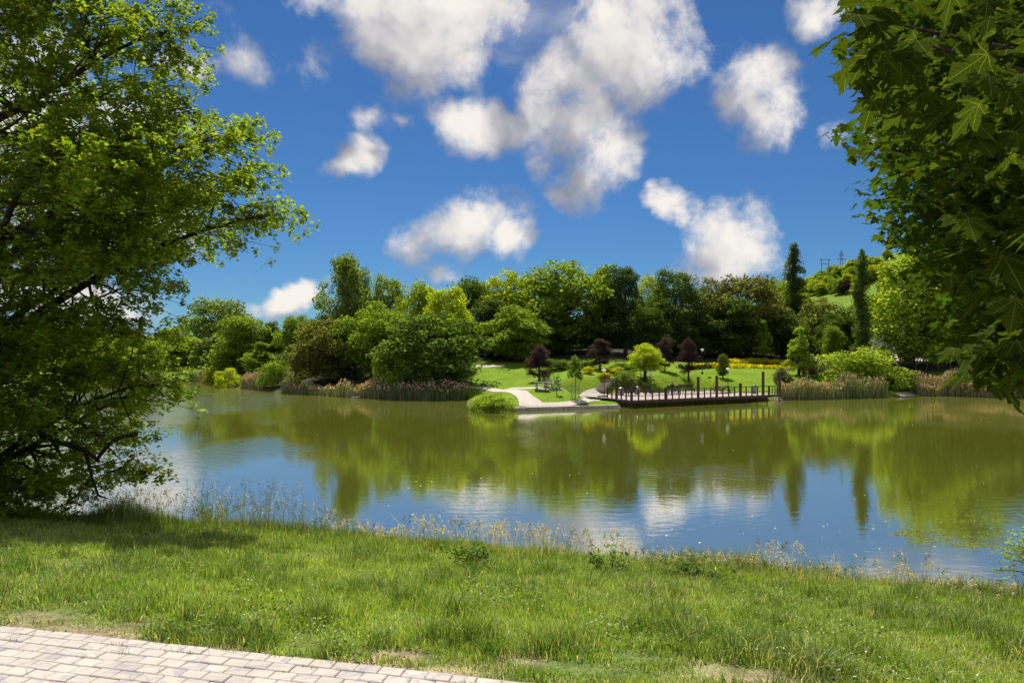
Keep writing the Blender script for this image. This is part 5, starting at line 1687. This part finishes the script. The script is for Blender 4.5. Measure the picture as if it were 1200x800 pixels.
# ------------------------------------------------------------------ overhanging maple on the right
def right_maple():
    g = np.random.default_rng(99)
    bx, by = 9.2, 6.6; bz = hz(bx, by)
    t = thing('maple_tree', 'maple with large lobed leaves overhanging the right side of the bank', 'tree', (bx, by, bz))
    base = Vector((bx, by, bz))
    main = [Vector((0, 0, -.3)), Vector((-.1, 0, 2)), Vector((-.3, .1, 5)), Vector((-.2, 0, 9)), Vector((0, 0, 12))]
    MB().tube(main, [.42, .33, .27, .17, .03], 12).build('trunk', M['barkdark'], t, True)

    def xleft(y): return np.interp(y, [-60, 0, 90, 125, 160, 200, 240, 280, 300, 340, 380, 405, 425, 445, 470], [975, 982, 985, 1005, 992, 1000, 1008, 1018, 1050, 1085, 1090, 1105, 1135, 1148, 1175])
    ends = []
    tries = 0
    while len(ends) < 230 and tries < 24000:          # the part of the crown in view
        tries += 1
        y = g.uniform(-40, 440); x = g.uniform(975, 1300)
        d = g.uniform(6.5, 11.5) if (x < 1110 or g.uniform() < .5) else g.uniform(5.2, 8.5)
        xl = xleft(y) + 42 * 5.5 / d
        if x < xl: continue
        if y > 400 and x < 1135 + 45 * 5.5 / d: continue
        p = P(x, y, d) - base
        if any((p - o).length < .42 for o in ends): continue
        ends.append(p)
    n_in = len(ends)
    for i in range(170):                               # unseen canopy overhead, added to shade the leaves in view
        p = Vector((g.uniform(1.6, 9.5), g.uniform(3.6, 8.6), g.uniform(9.0, 13.0)))
        q = 600 + F * p.x / p.y; r = HOR - F * (p.z - CAMZ) / p.y
        if r > -70 and q < xleft(r) + 60: continue
        ends.append(p - base)
    for i in range(110):                               # the rest of the crown
        a = g.uniform(0, 2 * np.pi); z = g.uniform(3, 12.5); rr = 4.6 * math.sqrt(max(.05, 1 - ((z - 6.5) / 6.6) ** 2)) * math.sqrt(g.uniform(.15, 1))
        p = Vector((rr * math.cos(a), rr * math.sin(a) - .8, z - .3))
        w = p + base
        if w.y > .5 and w.x / w.y < .80: continue
        ends.append(p)
    # branch reaching towards the camera, upper right
    near = []
    for i in range(11):
        y = g.uniform(-30, 160) if i < 7 else g.uniform(220, 430)
        x = (g.uniform(1065, 1260) if i < 7 else g.uniform(1150, 1260)); d = g.uniform(2.7, 3.8)
        near.append(P(x, y, d) - base)
    for (x, y, d) in ((1160, 415, 3.6), (1185, 425, 3.3), (1150, 440, 3.8), (1012, 20, 3.8), (1022, 90, 4.0), (1060, 45, 3.4)): near.append(P(x, y, d) - base)
    limb = MB()

    def on_trunk(z):
        for i in range(len(main) - 1):
            if main[i].z <= z <= main[i + 1].z: return main[i].lerp(main[i + 1], (z - main[i].z) / (main[i + 1].z - main[i].z))
        return main[-1].copy()
    for e in ends + near:
        rad = math.hypot(e.x, e.y); z0 = max(1.3, min(11, e.z - .25 * rad)); s = on_trunk(z0)
        m1 = s.lerp(e, .4) + Vector((0, 0, .08 * rad)) + Vector(g.normal(size=3)) * .12; m2 = s.lerp(e, .75) + Vector((0, 0, .06 * rad)) + Vector(g.normal(size=3)) * .08
        r0 = .012 + .006 * rad
        limb.tube([s, m1, m2, e], [r0, r0 * .7, r0 * .42, .004], 5, False)
    limb.build('limbs', M['barkdark'], t, True)

    def spray(E, k, spread, seed):
        c = E + g.normal(size=(k, 3)) * np.array((spread, spread, spread * .55))
        a = g.uniform(0, 2 * np.pi, k)
        d = np.stack([np.cos(a) * .8, np.sin(a) * .8, g.uniform(-1.0, -.05, k)], 1)
        n = np.stack([np.cos(a) * .6, np.sin(a) * .6, np.ones(k) * .8], 1) + g.normal(size=(k, 3)) * .35
        return c, d, n
    C, D, Nn, S = [], [], [], []
    for i, e in enumerate(ends):
        k = 100 if i < n_in else 26
        c, d, n = spray(np.array(e[:]), k, .30, i); C.append(c); D.append(d); Nn.append(n); S.append(g.uniform(.075, .14, k))
    for e in near:
        k = 15
        c, d, n = spray(np.array(e[:]), k, .14, 0); C.append(c); D.append(d); Nn.append(n); S.append(g.uniform(.12, .20, k))
    C, D, Nn, S = np.concatenate(C), np.concatenate(D), np.concatenate(Nn), np.concatenate(S)
    # leaves that show largest are single parts
    Wp = C + np.array(base[:])
    px = 600 + F * Wp[:, 0] / np.maximum(Wp[:, 1], .3); py = HOR - F * (Wp[:, 2] - CAMZ) / np.maximum(Wp[:, 1], .3)
    # nothing hangs right in front of the lens or left of the outline
    ok = ~((Wp[:, 1] > 0) & (Wp[:, 1] < 12) & (px < xleft(py) + 4 + 26 * np.sin(py * .071) + 14 * np.sin(py * .19 + 1) - 14 * g.uniform(size=len(px))) & (px > -400)) & ~((Wp[:, 1] < 2.0) & (Wp[:, 1] > -1.5) & (np.abs(Wp[:, 0]) < 1.9)) & ~((Wp[:, 1] > .3) & (py > 452) & (px < 1205))
    C, D, Nn, S, px, py, Wp = C[ok], D[ok], Nn[ok], S[ok], px[ok], py[ok], Wp[ok]
    vis = (px > 960) & (px < 1215) & (py > -25) & (py < 470) & (Wp[:, 1] > .5)
    rank = np.where(vis, S / np.maximum(Wp[:, 1], .5), 0)
    big = np.argsort(-rank)[:300]; bigm = np.zeros(len(C), bool); bigm[big] = True
    T, Fc = LEAF_MAPLE
    protos = []
    for i in range(3):
        Tv = T.copy(); Tv[:, 2] *= (.6 + .8 * i); Tv[:, 0] *= (1 + .06 * i)
        st = np.array([(-.012, 0, 0), (.012, 0, 0), (0, -.55, -.12)]); vv = np.concatenate([Tv, st]); ff = np.concatenate([Fc, np.array([(len(Tv), len(Tv) + 1, len(Tv) + 2)])])
        me = mesh_np('leaf', vv, ff); me.polygons.foreach_set('use_smooth', np.ones(len(ff), dtype=bool)); me.materials.append(M['veinleaf']); protos.append(me)
    for j in big:
        d = Vector(D[j]).normalized(); r = d.cross(Vector(Nn[j])).normalized(); n = r.cross(d)
        mw = Matrix((r, d, n)).transposed().to_4x4(); mw.translation = Vector(C[j])
        o = bpy.data.objects.new('leaf', protos[j % 3]); COL.objects.link(o); o.parent = t
        o.matrix_local = mw @ Matrix.Scale(S[j], 4)
        k = random.uniform(.8, 1.2); o.color = (.030 * k, .053 * k, .007, 1)
    far_ = (~bigm) & ((Wp[:, 1] > 4.2) | ~vis)
    mid_ = (~bigm) & ~far_
    v, f = leaves(C[far_], D[far_], Nn[far_], S[far_], LEAF_MAPLE_LO)
    if mid_.any():
        v2, f2 = leaves(C[mid_], D[mid_], Nn[mid_], S[mid_], LEAF_MAPLE); f = np.concatenate([f, f2 + len(v)]); v = np.concatenate([v, v2])
    o = link('crown', mesh_np('crown', v, f), M['mapleleaf'], t, True); o.color = (.044, .076, .009, 1); o['kind'] = 'stuff'


right_maple()
